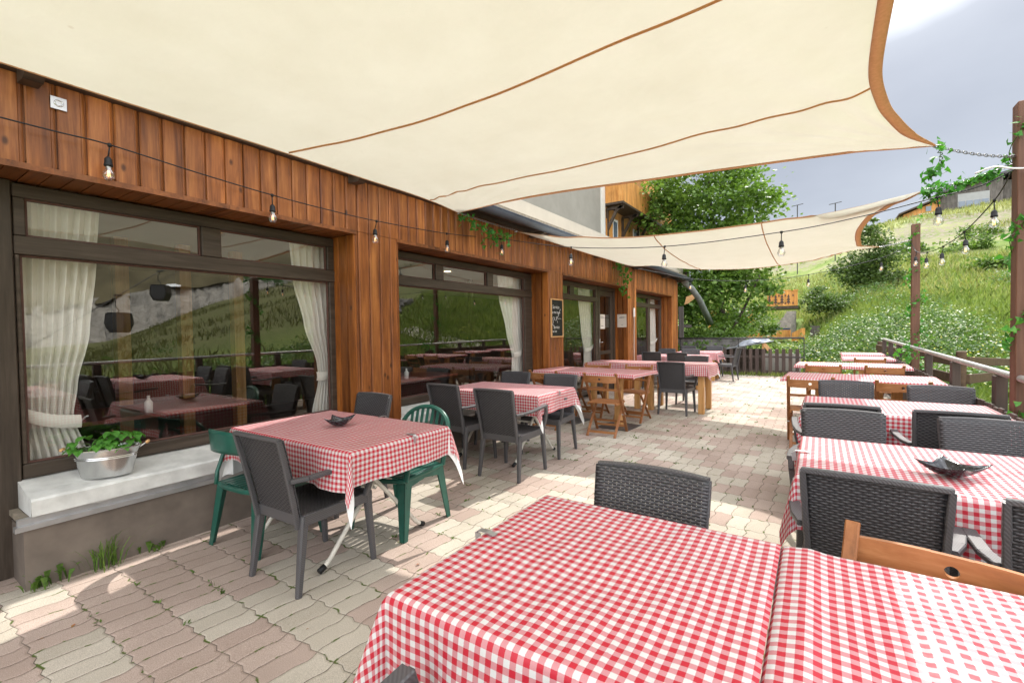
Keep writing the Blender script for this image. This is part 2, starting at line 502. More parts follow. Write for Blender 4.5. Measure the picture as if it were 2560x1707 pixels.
one = M.white(M.comb(col_i, row_i, 7.7))
sp = M.noise(p, 260., 3, .7)
big = M.noise(p, 1.3, 4)
cream = M.ramp(one, [(0., (.46, .422, .36)), (1., (.545, .505, .44))])
pink = M.ramp(one, [(0., (.41, .325, .285)), (1., (.49, .40, .355))])
c = M.mix(par, cream, pink)
c = M.mix(1., c, M.ramp(sp, [(.3, (.62, .60, .58)), (.7, (1.24, 1.22, 1.20))]), 'MULTIPLY')
c = M.mix(1., c, M.ramp(big, [(.3, (.80, .79, .77)), (.7, (1.08, 1.08, 1.08))]), 'MULTIPLY')
c = M.mix(M.voro(p, 60.).smooth(.06, .02, 0., .5), c, (.10, .085, .07))
jm = dj.smooth(.0006, .0032, 1., 0.)
c = M.mix(jm*M.noise(p, 5., 2).smooth(.3, .6, .5, .95), c, (.085, .07, .055))
moss = dj.smooth(.002, .009, 1., 0.)*M.noise(p, 13., 3).smooth(.57, .62)
c = M.mix(moss, c, M.ramp(sp, [(.3, (.045, .075, .015)), (.7, (.12, .16, .035))]))
M.color(c)
hgt = dj.smooth(.0, .012)*1.0 + sp*.16 + one*.12
M.bump(hgt, .6, .005); MM['paving'] = M.m

# gingham oilcloth: red on the face, white backing
def gingham(name, rot=0., period=.0303):
    M = Mat(name, .42, .35)
    uvn = M.n('ShaderNodeUVMap'); uvn.uv_map = 'UVMap'
    mp = M.n('ShaderNodeMapping'); mp.inputs['Rotation'].default_value = (0, 0, rot); M.l(uvn.outputs[0], mp.inputs[0])
    a, b, _ = M.xyz(mp.outputs[0])
    wob = (M.noise(uvn.outputs[0], 300, 2)-.5)*.06
    sa = ((a/period+wob).fract()).lt(.5); sb = ((b/period+wob).fract()).lt(.5)
    f = (sa+sb)*.5
    th = M.noise(uvn.outputs[0], 900, 2)
    c = M.ramp(f, [(0., (.68, .67, .655)), (.45, (.60, .26, .28)), (.9, (.53, .020, .040))])
    for el in c.node.color_ramp.elements: pass
    c.node.color_ramp.interpolation = 'CONSTANT'
    c.node.color_ramp.elements[1].position = .25; c.node.color_ramp.elements[2].position = .75
    c = M.mix(1., c, M.ramp(th, [(.3, (.90, .90, .90)), (.7, (1.05, 1.05, 1.05))]), 'MULTIPLY')
    g = M.n('ShaderNodeNewGeometry')
    c = M.mix(NX(M.nt, g.outputs['Backfacing']), c, (.80, .80, .80))
    M.color(c)
    h = M.noise(M.coord('Object'), 14., 3, .5)
    M.bump(h, .18, .012)
    M.translucent(c, .10)
    MM[name] = M.m
gingham('gingham')

# shade sail
M = Mat('sail', .85, .1)
co = M.coord('Object')
f = M.noise(co, 2.2, 5, .6); fine = M.noise(co, 220., 2)
st = M.noise(co, 7., 3, .5, 1.)
c = M.ramp(f, [(.3, (.68, .652, .545)), (.7, (.735, .712, .61))])
c = M.mix(M.voro(co, 2.3).smooth(.035, .015, 0., .35), c, (.5, .42, .3))
M.color(c); M.bump(st*.6+f*1.2+fine*.15, .4, .03)
M.translucent(M.mix(1., c, (.98, .99, .95), 'MULTIPLY'), .235); MM['sail'] = M.m

# window glass: strong reflection over a dim tinted view in
M = Mat('window_glass', .0, .5)
nt = M.nt
tr = M.n('ShaderNodeBsdfTransparent'); tr.inputs[0].default_value = (.96, .97, .96, 1)
gl = M.n('ShaderNodeBsdfGlossy'); gl.inputs['Roughness'].default_value = .002; gl.inputs[0].default_value = (.90, .89, .84, 1)
lw = M.n('ShaderNodeLayerWeight'); lw.inputs[0].default_value = .5
fc = NX(nt, lw.outputs['Facing']); fc = fc*fc; mr = fc*fc*.75+.165
bm = M.n('ShaderNodeBump'); bm.inputs['Strength'].default_value = .015; bm.inputs['Distance'].default_value = .02
M.l(M.noise(M.coord('Object'), 1.6, 1), bm.inputs['Height']); M.l(bm.outputs[0], gl.inputs['Normal'])
mx = M.n('ShaderNodeMixShader'); M.l(mr, mx.inputs[0]); M.l(tr.outputs[0], mx.inputs[1]); M.l(gl.outputs[0], mx.inputs[2])
M.l(mx.outputs[0], M.out.inputs[0]); MM['window_glass'] = M.m

M = Mat('bulb_glass', .0, .5)
tr = M.n('ShaderNodeBsdfTransparent'); tr.inputs[0].default_value = (.93, .93, .93, 1)
gl = M.n('ShaderNodeBsdfGlossy'); gl.inputs['Roughness'].default_value = .03
lw = M.n('ShaderNodeLayerWeight'); lw.inputs[0].default_value = .35
mx = M.n('ShaderNodeMixShader'); M.l(NX(M.nt, lw.outputs['Facing'])*.8+.06, mx.inputs[0]); M.l(tr.outputs[0], mx.inputs[1]); M.l(gl.outputs[0], mx.inputs[2])
M.l(mx.outputs[0], M.out.inputs[0]); MM['bulb_glass'] = M.m
def emis(name, col, s):
    M = Mat(name); M.b.inputs['Emission Color'].default_value = (*col, 1); M.b.inputs['Emission Strength'].default_value = s; MM[name] = M.m
emis('filament', (1., .42, .12), 1.6)
emis('downlight', (1., .75, .45), 2.2)

# curtains
M = Mat('curtain', .9, .1)
co = M.coord('Object'); f = M.noise(co, 160., 2)
c = M.ramp(f, [(.3, (.82, .80, .75)), (.7, (.88, .86, .81))]); M.color(c); M.bump(f, .1, .002); M.translucent(c, .15); MM['curtain'] = M.m

# woven rattan panel (uv in metres)
def rattan(name, holes=True):
    M = Mat(name, .40, .45)
    uvn = M.n('ShaderNodeUVMap'); uvn.uv_map = 'UVMap'
    a, b, _ = M.xyz(uvn.outputs[0])
    PX, PZ = .034, .0115
    r = (b/PZ); ri = r.floor()
    ph = ri.mod(2.)*PI
    strand = (r*PI).sin().abs()
    wave = ((a/PX*(2*PI))+ph).sin()
    h = strand*(wave*.35+.65)
    f = h.smooth(.1, .9)
    n = M.noise(uvn.outputs[0], 30, 2)
    M.color(M.mix(f, (.026, .026, .029), M.ramp(n, [(.3, (.072, .069, .073)), (.7, (.100, .096, .100))])))
    M.bump(h, .9, .004)
    if holes:
        hx = ((a/PX*2.).fract()-.5).abs(); hz = ((r+.5).fract()-.5).abs()
        hole = (hx.lt(.11))*(hz.lt(.20))*((ri.mod(2.)-((a/PX).fract()).gt(.5)).abs().lt(.5))
        zone = M.noise(uvn.outputs[0], 9., 1)
        al = hole*-1.+1.
        M.l(al, M.b.inputs['Alpha'])
    MM[name] = M.m
rattan('rattan_weave'); rattan('rattan_seat', False)
M = Mat('rattan_frame', .40, .45)
co = M.coord('Object'); x, y, z = M.xyz(co)
h = ((x+y*.8+z)*(2*PI/.0125)).sin()
M.color(M.mix(h.smooth(-1., .6), (.068, .065, .069), (.086, .083, .087))); M.bump(h, .25, .0015); MM['rattan_frame'] = M.m

# foliage
def leafmat(name, a, b, c3, tr=.35, rough=.5, sc=1.2):
    M = Mat(name, rough, .35)
    p = M.pos(); n1 = M.noise(p, sc, 3); n2 = M.noise(p, sc*9, 2)
    c = M.ramp(n1*.5+n2*.5, [(.36, a), (.64, c3), (.5, b)])
    M.color(c); M.translucent(M.mix(1., c, (1.5, 1.6, .8), 'MULTIPLY'), tr); MM[name] = M.m
leafmat('maple_leaf', (.060, .120, .028), (.115, .20, .038), (.20, .30, .06))
leafmat('dark_bush_leaf', (.040, .075, .022), (.070, .115, .032), (.115, .16, .05))
leafmat('bush_leaf', (.045, .09, .015), (.085, .15, .028), (.15, .21, .05))
leafmat('ivy_leaf', (.025, .12, .018), (.055, .21, .03), (.12, .30, .05), sc=6.)
leafmat('weed_leaf', (.05, .10, .02), (.09, .17, .03), (.16, .24, .05), sc=5.)
leafmat('strawberry_leaf', (.05, .17, .02), (.08, .25, .035), (.13, .33, .06), sc=8.)
leafmat('grass_blade', (.085, .135, .028), (.145, .20, .045), (.24, .27, .085), sc=.45)
leafmat('dry_grass', (.15, .17, .055), (.21, .22, .08), (.30, .29, .13), sc=.3)
leafmat('olive_grass', (.07, .08, .030), (.11, .115, .045), (.16, .15, .075), sc=.3)
leafmat('shrub_leaf', (.05, .10, .03), (.085, .15, .045), (.13, .20, .07), sc=.8)
leafmat('umbel', (.32, .37, .20), (.45, .48, .32), (.58, .60, .46), tr=.2)
leafmat('dead_leaf', (.22, .10, .03), (.32, .17, .05), (.42, .07, .04), sc=20., tr=.1)
leafmat('yellow_flower', (.55, .5, .05), (.6, .55, .08), (.65, .6, .12), tr=.25)

M = Mat('meadow_ground', .95, .1)
p = M.pos(); x, y, z = M.xyz(p)
n1 = M.noise(p, .22, 5, .6); n2 = M.noise(p, 2.6, 5, .65); n3 = M.noise(p, .09, 4, .6)
g = M.ramp(n1*.5+n2*.5, [(.35, (.075, .125, .025)), (.65, (.22, .25, .075)), (.5, (.13, .18, .04))])
rub = M.ramp(n2, [(.3, (.11, .09, .068)), (.7, (.24, .205, .16))])
hz = z + (n1-.5)*12.
bandm = hz.smooth(7.0, 8.2)*hz.smooth(11.8, 13.2, 1., 0.)
dry = M.mix(z.smooth(4.5, 8., 0., .55)*n1.smooth(.35, .65), g, (.33, .31, .16))
dry = M.mix(x.smooth(9., 24., 0., .75)*n2.smooth(.3, .6, .5, 1.), dry, (.15, .13, .075))
c = M.mix(bandm*n3.smooth(.30, .48)*n2.smooth(.35, .6), dry, rub)
M.color(c); M.bump(n2, .6, .15); MM['meadow_ground'] = M.m

M = Mat('rock', .95, .1)
p = M.pos(); x, y, z = M.xyz(p)
v = M.comb(x*.5, y*.5, z*.12)
n1 = M.noise(v, 1.2, 8, .65, .4); n2 = M.noise(p, .9, 6, .7)
M.color(M.ramp(n1*.6+n2*.4, [(.30, (.13, .115, .10)), (.62, (.50, .47, .42)), (.47, (.36, .335, .30))])); M.bump(n1, 1., 1.2); MM['rock'] = M.m
simple('upper_slope', (.13, .11, .06), .95, .35, .12)

# ------------------------------------------------------------------ ground, terrace, hills
def lerp_tab(tab, a):
    for (a0, e0), (a1, e1) in zip(tab, tab[1:]):
        if a0 <= a <= a1: return e0+(e1-e0)*(a-a0)/(a1-a0)
    return tab[0][1] if a < tab[0][0] else tab[-1][1]
EL = [(-180, 0.), (-60, .02), (-30, .05), (-15, .07), (-9, .10), (-4, .135), (0, .152), (5, .168), (9, .174), (15, .178), (22, .20), (32, .22), (42, .19), (50, .15), (58, .10), (66, .045), (74, -.02), (84, -.05), (100, -.05), (180, 0.)]
RS = 74.
def hgt_at(x, y):
    r = math.hypot(x, y); a = math.degrees(math.atan2(x, y))
    E_ = lerp_tab(EL, a)
    top = 1.42+RS*E_
    r0 = 15.5
    if a > 18: r0 = 15.5-min(1., (a-18)/40.)*9.
    t = (r-r0)/(RS-r0)
    n = noise.noise(Vector((x*.11, y*.11, 0)))*.5+noise.noise(Vector((x*.35, y*.35, 3)))*.16
    if t <= 0: return -.45+n*.12
    k = min(t, 1.)
    ex_ = 1.22+.5*min(1., max(0., (3.5-a)/4.5))
    h = -.45+(top+.45)*(k**ex_)
    n2 = noise.noise(Vector((x*.05, y*.05, 8)))*2.2*k*(1-k*.8)
    if t > 1: h += (r-RS)*.02
    return h+n*min(1, .25+t*2.)+n2
mb = MB()
rs = [0, 2.5, 4, 6, 8]+[8+i*1.1 for i in range(1, 61)]+[77, 82, 90, 110, 150, 220, 400, 800]
na = 300
for r in rs:
    for k in range(na):
        a = 2*PI*k/na; x = r*math.sin(a); y = r*math.cos(a)
        h = hgt_at(x, y) if r < 100 else hgt_at(x/r*95, y/r*95)
        mb.v.append((x, y, h))
for i in range(len(rs)-1):
    for k in range(na):
        mb.f.append((i*na+k, (i+1)*na+k, (i+1)*na+(k+1) % na, i*na+(k+1) % na))
tag(mb.build('ground', 'meadow_ground', smooth=True, recalc=True), kind='structure')

mb = MB()
mb.grid(lambda u, v: (-4.1+5.37*u, -3.5+18.75*v, .0015*math.sin(u*31)*math.sin(v*47)), 40, 100)
tag(mb.build('terrace_paving', 'paving'), kind='structure')
mb = MB(); mb.box(-4.1, 1.265, -3.5, 15.24, -.8, -.012)
tag(mb.build('terrace_base', 'old_mortar'), kind='structure')

# gravel path beyond the rail
mb = MB()
def pth(u, v):
    x = 2.2+u*10; y = 18.9-u*1.0+.9*math.sin(u*2)+(v-.5)*1.7
    return (x, y, hgt_at(x, y)+.10)
mb.grid(pth, 90, 5)
tag(mb.build('path', 'gravel_path', smooth=True), kind='structure')

# pale rock face far behind the grassy slope on the right, with the brown slope over it
mb = MB()
def rockf(u, v):
    a = R(28+u*75); top = min(24, max(7, 11+(.62-u)*42))
    z = -9+v*(top+9)
    rr = 100+v*42+4.5*noise.noise(Vector((u*34, v*3, 0)))+2.6*noise.noise(Vector((u*90, v*5, 5)))+1.2*noise.noise(Vector((u*220, v*9, 9)))
    return (rr*math.sin(a), rr*math.cos(a), z)
mb.grid(rockf, 420, 50)
tag(mb.build('rock_face', 'rock', smooth=True, recalc=True), kind='structure')
mb = MB()
def upsl(u, v):
    a = R(26+u*80); z0 = min(24, max(7, 11+(.62-(u*80-2)/75)*42))-1.2
    rr = 139+v*140+5*noise.noise(Vector((u*20, v*4, 0)))
    return (rr*math.sin(a), rr*math.cos(a), z0+v*75+3*noise.noise(Vector((u*25, v*9, 5))))
mb.grid(upsl, 120, 30)
tag(mb.build('far_hill', 'upper_slope', smooth=True, recalc=True), kind='structure')

# ------------------------------------------------------------------ the restaurant chalet
XW, XF = -3.665, -4.0
bld = empty('restaurant_chalet', (XW, 7, 0), 0, 'long chalet restaurant clad in orange-brown vertical boards, with big dark-framed windows along the terrace', 'building')
def part(mb, name, mat, parent=None, **k):
    """mesh given in world coordinates, parented without moving"""
    o = mb.build(name, mat, None, **k)
    p = parent or bld; o.parent = p
    o.matrix_parent_inverse = Matrix.Translation(-p.matrix_basis.translation) if p.type == 'EMPTY' and p.rotation_euler.z == 0 else p.matrix_basis.inverted()
    if p.type == 'MESH': o.matrix_parent_inverse = Matrix.Identity(4)
    return o
W = .13
def boards_y(mb, y0, y1, z0, z1, x=XW):
    """vertical boards lying in the wall plane, edges chamfered, on the .13 m module"""
    k0 = math.floor(y0/W+1e-6); k = k0
    while k*W < y1-1e-6:
        a = max(y0, k*W); b = min(y1, (k+1)*W)
        if b-a > .012:
            g = .004; c = .010
            o = .0012*math.sin(k*7.3)
            pr = [(a+g, x-.02), (a+g, x-.008), (a+g+c*.8, x+o), (b-g-.022, x+o), (b-g-.018, x-.006), (b-g-.012, x-.006), (b-g-.008, x-.001+o), (b-g, x-.008), (b-g, x-.02)]
            n = len(pr); vs = [(q[1], q[0], zz) for zz in (z0, z1) for q in pr]
            mb.add(vs, [(i, i+1, n+i+1, n+i) for i in range(n-1)]+[tuple(range(n))[::-1], tuple(range(n, 2*n))])
        k += 1
OPEN = [(.0, 2.83), (3.35, 6.57), (7.07, 10.30), (10.88, 14.10)]
mb = MB()
boards_y(mb, -4., 14.75, 2.384, 2.87)
prev = -4.
for a, b in OPEN+[(14.75, 99)]:
    z0 = .0 if a > 7.0 else .36
    boards_y(mb, prev, a, z0 if prev > -3 else .0, 2.380)
    prev = b
mb.box(XW-.06, XW-.02, -4, 14.74, 2.40, 2.9)
for a, b in ((2.83, 3.35), (6.57, 7.07), (10.30, 10.88), (14.10, 14.74)): mb.box(XW-.06, XW-.022, a+.001, b-.001, .36 if a < 7 or a > 12 else 0, 2.4)
part(mb, 'wall_cladding', 'cladding')
# lintel trim and soffit boards
mb = MB()
for a, b in OPEN:
    mb.box(XW-.012, XW+.008, a-.01, b+.01, 2.352, 2.386)
part(mb, 'lintel_trim', 'soffit_wood')
mb = MB()
for a, b in OPEN:
    y = a
    while y < b-.01:
        mb.box(XF-.05, XW-.010, y+.003, min(b, y+.095)-.003, 2.356, 2.372); y += .095
    mb.box(XF-.05, XW-.012, a, b, 2.374, 2.382)
part(mb, 'soffit', 'soffit_wood')
for a, b in OPEN:
    for yy, s in ((a, 1), (b, -1)):
        if yy < .1: continue
        mb = MB()
        x = XW-.004
        while x > XF-.02:
            x2 = max(x-.125, XF-.03)
            y_ = (yy-.02, yy-.001) if s < 0 else (yy+.001, yy+.02)
            pr = [(x-.002, 0), (x-.006, 1), (x2+.018, 1), (x2+.014, .4), (x2+.010, .4), (x2+.006, 1), (x2+.002, 0)]
            vs = []
            for zz in (.0 if a > 7 else .36, 2.352):
                for px, k in pr: vs.append((px, (y_[1] if s < 0 else y_[0]) + (-.016*k if s < 0 else .016*k), zz))
            n = len(pr); mb.add(vs, [(i, i+1, n+i+1, n+i) for i in range(n-1)])
            x = x2
        mb.box(XF-.03, XW-.006, min(yy, yy+s*.002), max(yy, yy+s*.002), 0, 2.35)
        part(mb, 'jamb_cladding', 'cladding_reveal', recalc=True)
# outer corner return at the far end
mb = MB()
x = XW
mb.box(-9.5, XW-.021, 14.742, 14.76, 0, 2.9)
part(mb, 'end_wall', 'cladding_reveal')
# eaves, gutter, rafter tails, roof
mb = MB(); mb.box(XW-.02, XW+.045, -4, 14.8, 2.873, 2.93)
mb.box(-3.62, -3.42, -4, 14.85, 2.932, 2.95)
part(mb, 'fascia_board', 'dark_wood')
for y in (.66, 2.77, 5.95, 8.35, 10.6, 12.9, 14.5):
    mb = MB(); mb.prism([(XW+.04, y-.04, 2.87), (XW+.04, y-.04, 2.80), (XW+.16, y-.04, 2.79), (XW+.30, y-.04, 2.84), (XW+.30, y-.04, 2.87)], (0, .08, 0))
    part(mb, 'rafter_tail', 'dark_wood')
mb = MB()
def gut(u, v):
    a = PI+u*PI
    return (-3.36+.065*math.cos(a), 4.0+v*11.2, 2.93+.075*math.sin(a))
mb.grid(gut, 10, 30)
mb.tube([(-3.295, 4.0, 2.932), (-3.295, 15.2, 2.932)], .008, 6)
part(mb, 'gutter', 'gutter', smooth=True, solid=.004)
mb = MB(); mb.add([(-3.42, -4, 2.955), (-3.42, 14.9, 2.955), (-9.5, 14.9, 3.25), (-9.5, -4, 3.25), (-3.42, -4, 2.985), (-3.42, 14.9, 2.985), (-9.5, 14.9, 3.28), (-9.5, -4, 3.28)],
  [(0, 1, 2, 3), (7, 6, 5, 4), (0, 4, 5, 1), (1, 5, 6, 2), (2, 6, 7, 3), (3, 7, 4, 0)])
part(mb, 'roof', 'roof_sheet')
dp = MB(); dp.tube([(-3.42, 14.9, 2.90)]+[tuple(on_y(*q)) for q in ((1709, 704, 15.0), (1730, 722, 15.4), (1748, 748, 16.2), (1762, 778, 17.4), (1775, 806, 19.2))], [.085, .085, .09, .095, .105, .12], 14)
part(dp, 'downpipe', 'downpipe', smooth=True)
# plinth, sills
for a, b in ((.585, 7.07), (10.88, 14.745)):
    mb = MB(); mb.box(-4.1, -3.685, a, b, -.02, .345); part(mb, 'plinth', 'plinth_grey')
for a, b in ((.56, 7.06), (10.90, 14.74)):
    mb = MB(); mb.box(-3.70, -3.655, a-.012, b, .346, .374)
    mb.box(-3.70, -3.678, a, b, .3745, .41)
    part(mb, 'flashing', 'zinc')
for a, b in ((.615, 2.828), (3.352, 6.568), (10.89, 14.09)):
    mb = MB()
    def sill(u, v):
        y = a+(b-a)*v
        pts = [(-3.672, .408), (-3.660, .415), (-3.657, .500), (-3.668, .514), (-3.80, .528), (-3.99, .565)]
        t = u*5; i = min(4, int(t)); f = t-i
        px = pts[i][0]+(pts[i+1][0]-pts[i][0])*f; pz = pts[i][1]+(pts[i+1][1]-pts[i][1])*f
        n = noise.noise(Vector((y*3, u*6, 0)))*.003+noise.noise(Vector((y*14, u*9, 2)))*.0015
        if u < .1: pz += noise.noise(Vector((y*7, 1, 3)))*.006
        return (px+n, y, pz+n)
    mb.grid(sill, 15, int((b-a)*30))
    mb.add([(-3.672, a, .408), (-3.657, a, .5), (-3.668, a, .514), (-3.80, a, .528), (-3.99, a, .565), (-3.99, a, .408)], [(5, 4, 3, 2, 1, 0)])
    part(mb, 'window_sill', 'sill_concrete')
mb = MB(); mb.box(-3.99, -3.70, .575, .6145, .376, .405); part(mb, 'mortar_bed', 'old_mortar')
# windows
def window(y0, y1, z0, zt, ups, lows, ztop=2.34, name='window', extra=None):
    """frame members; ups / lows: list of (y0, y1) pane openings above and below the transom"""
    root = MB()
    x0, x1 = XF-.045, XF+.02
    T0, T1 = zt
    g = .002
    def member(a, b, c, d, dx=0): root.box(x0, x1+dx, a, b, c, d, bev=.004)
    member(y0, y1, z0-.085, z0-.001, .012)
    member(y0, y1, T0+.001, T1-.001, .006)
    member(y0, y1, ups[0][2]+.001 if len(ups[0]) > 2 else 2.26, ztop, .0)
    def fill(ops, za, zb):
        e = y0
        for o_ in ops:
            if o_[0]-e > .01: member(e+g, o_[0]-g, za+g, zb-g)
            e = o_[1]
        if y1-e > .01: member(e+g, y1-g, za+g, zb-g)
    fill(ups, T1, 2.26); fill(lows, z0, T0)
    fr = part(root, name, 'frame_paint')
    fr['label'] = None if False else 'dark brown window frame with a strip of top lights'
    panes = MB()
    for k, (ops, za, zb) in enumerate(((ups, T1, 2.26), (lows, z0, T0))):
        for o_ in ops:
            # thin inner glazing bead then the pane
            b = MB()
            t = .012
            for (a, b2, c, d) in ((o_[0], o_[0]+t, za, zb), (o_[1]-t, o_[1], za, zb), (o_[0]+t, o_[1]-t, za, za+t), (o_[0]+t, o_[1]-t, zb-t, zb)):
                b.box(XF-.022, XF-.006, a, b2, c, d)
            part(b, 'glazing_bead', 'brown_post_small', fr)
            p_ = MB(); p_.add([(XF-.016, o_[0], za), (XF-.016, o_[1], za), (XF-.016, o_[1], zb), (XF-.016, o_[0], zb)], [(0, 1, 2, 3)])
            part(p_, 'pane', 'window_glass', fr)
    return fr
window(.64, 2.815, .655, (1.918, 2.03), [(.695, 1.645), (1.785, 2.74)], [(.665, 2.755)])
window(3.36, 6.56, .655, (1.955, 2.06), [(3.42, 4.262), (4.41, 5.335), (5.48, 6.34)], [(3.42, 6.335)])
window(7.08, 9.30, .16, (2.0, 2.09), [(7.14, 7.97), (8.15, 9.18)], [(7.14, 9.18)])
window(10.89, 14.09, .655, (2.0, 2.10), [(10.95, 12.80), (12.97, 14.0)], [(10.95, 12.80), (12.97, 14.0)])
# dark boarded strip left of the first window
mb = MB(); mb.box(XF-.06, XF+.03, .47, .636, 0, 2.352, bev=.006); mb.box(XF-.06, XF+.045, .2, .462, 0, 2.352, bev=.006)
mb.box(XF-.06, XF+.02, -3.9, .194, 0, 2.352)
part(mb, 'side_panel', 'frame_paint_v')
# door
dr = MB()
dr.box(XF-.05, XF+.03, 9.304, 9.36, .0, 2.35, bev=.004); dr.box(XF-.05, XF+.03, 10.20, 10.275, .0, 2.35, bev=.004); dr.box(XF-.05, XF+.03, 9.362, 10.198, 2.27, 2.35, bev=.004)
dfr = part(dr, 'door_frame', 'frame_paint_v')
dr = MB()
for a, b, c, d in ((9.366, 9.44, .02, 2.262), (10.03, 10.194, .02, 2.262), (9.442, 10.028, 2.15, 2.262), (9.442, 10.028, .02, .55), (9.442, 10.028, .86, .93)):
    dr.box(XF-.035, XF+.012, a, b, c, d, bev=.004)
door = part(dr, 'door', 'frame_paint_v')
p_ = MB(); p_.add([(XF-.012, 9.44, .55), (XF-.012, 10.03, .55), (XF-.012, 10.03, 2.15), (XF-.012, 9.44, 2.15)], [(0, 1, 2, 3)])
part(p_, 'pane', 'window_glass', door)
h = MB(); h.box(XF+.013, XF+.021, 9.385, 9.42, 1.02, 1.20, bev=.003); h.tube([(XF+.02, 9.40, 1.13), (XF+.06, 9.40, 1.13), (XF+.065, 9.42, 1.13), (XF+.065, 9.52, 1.13)], .009, 8)
part(h, 'door_handle', 'galvanised', door, smooth=True)
# plain interior
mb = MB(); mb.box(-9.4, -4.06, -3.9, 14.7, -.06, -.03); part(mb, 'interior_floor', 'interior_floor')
mb = MB(); mb.box(-9.4, -4.06, -3.9, 14.7, 2.50, 2.53); part(mb, 'interior_ceiling', 'interior_ceiling')
mb = MB(); mb.box(-9.45, -9.4, -3.9, 14.7, -.03, 2.5); mb.box(-9.4, -4.06, -3.95, -3.9, -.03, 2.5); mb.box(-6.2, -6.12, 7.6, 7.68, 0, 2.5)
mb.box(-4.2, -4.06, -3.9, .62, 0, 2.5); mb.box(-4.2, -4.06, 2.83, 3.34, 0, 2.5); mb.box(-4.2, -4.06, 6.58, 7.06, 0, 2.5); mb.box(-4.2, -4.06, 10.3, 10.86, 0, 2.5)
mb.box(-4.12, -4.06, .62, 14.1, 2.352, 2.5); mb.box(-4.12, -4.06, .62, 6.57, 0, .57); mb.box(-4.12, -4.06, 10.89, 14.1, 0, .57)
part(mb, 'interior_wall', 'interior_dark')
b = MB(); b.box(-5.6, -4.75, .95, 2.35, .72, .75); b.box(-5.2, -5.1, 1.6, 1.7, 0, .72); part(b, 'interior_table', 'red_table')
b = MB(); b.lathe([(0, .751), (.03, .751), (.032, .84), (.012, .87), (.012, .90), (0, .90)], (-4.85, 1.55, 0), 12); part(b, 'white_cruet', 'white_plastic', smooth=True)
b = MB(); b.box(-5.7, -4.8, 4.3, 5.6, .72, .75); part(b, 'interior_table', 'red_table')
b = MB(); b.lathe([(0, .751), (.03, .751), (.032, .84), (.012, .87), (.012, .90), (0, .90)], (-4.9, 4.6, 0), 12); part(b, 'white_cruet', 'white_plastic', smooth=True)
for y in (1.75, 2.35, 2.95, 4.7):
    b = MB(); b.box(-6.4, -6.28, y, y+.12, -.02, 2.49); part(b, 'interior_post', 'larch_leg')
for (x, y) in ((-5.6, 2.35), (-5.6, 4.2), (-5.6, 6.3), (-7.2, 2.9), (-7.2, 5.6)):
    mb = MB(); mb.lathe([(0, 2.492), (.05, 2.492), (.065, 2.497), (.065, 2.499)], (x, y, 0), 16); part(mb, 'ceiling_spotlight', 'downlight')
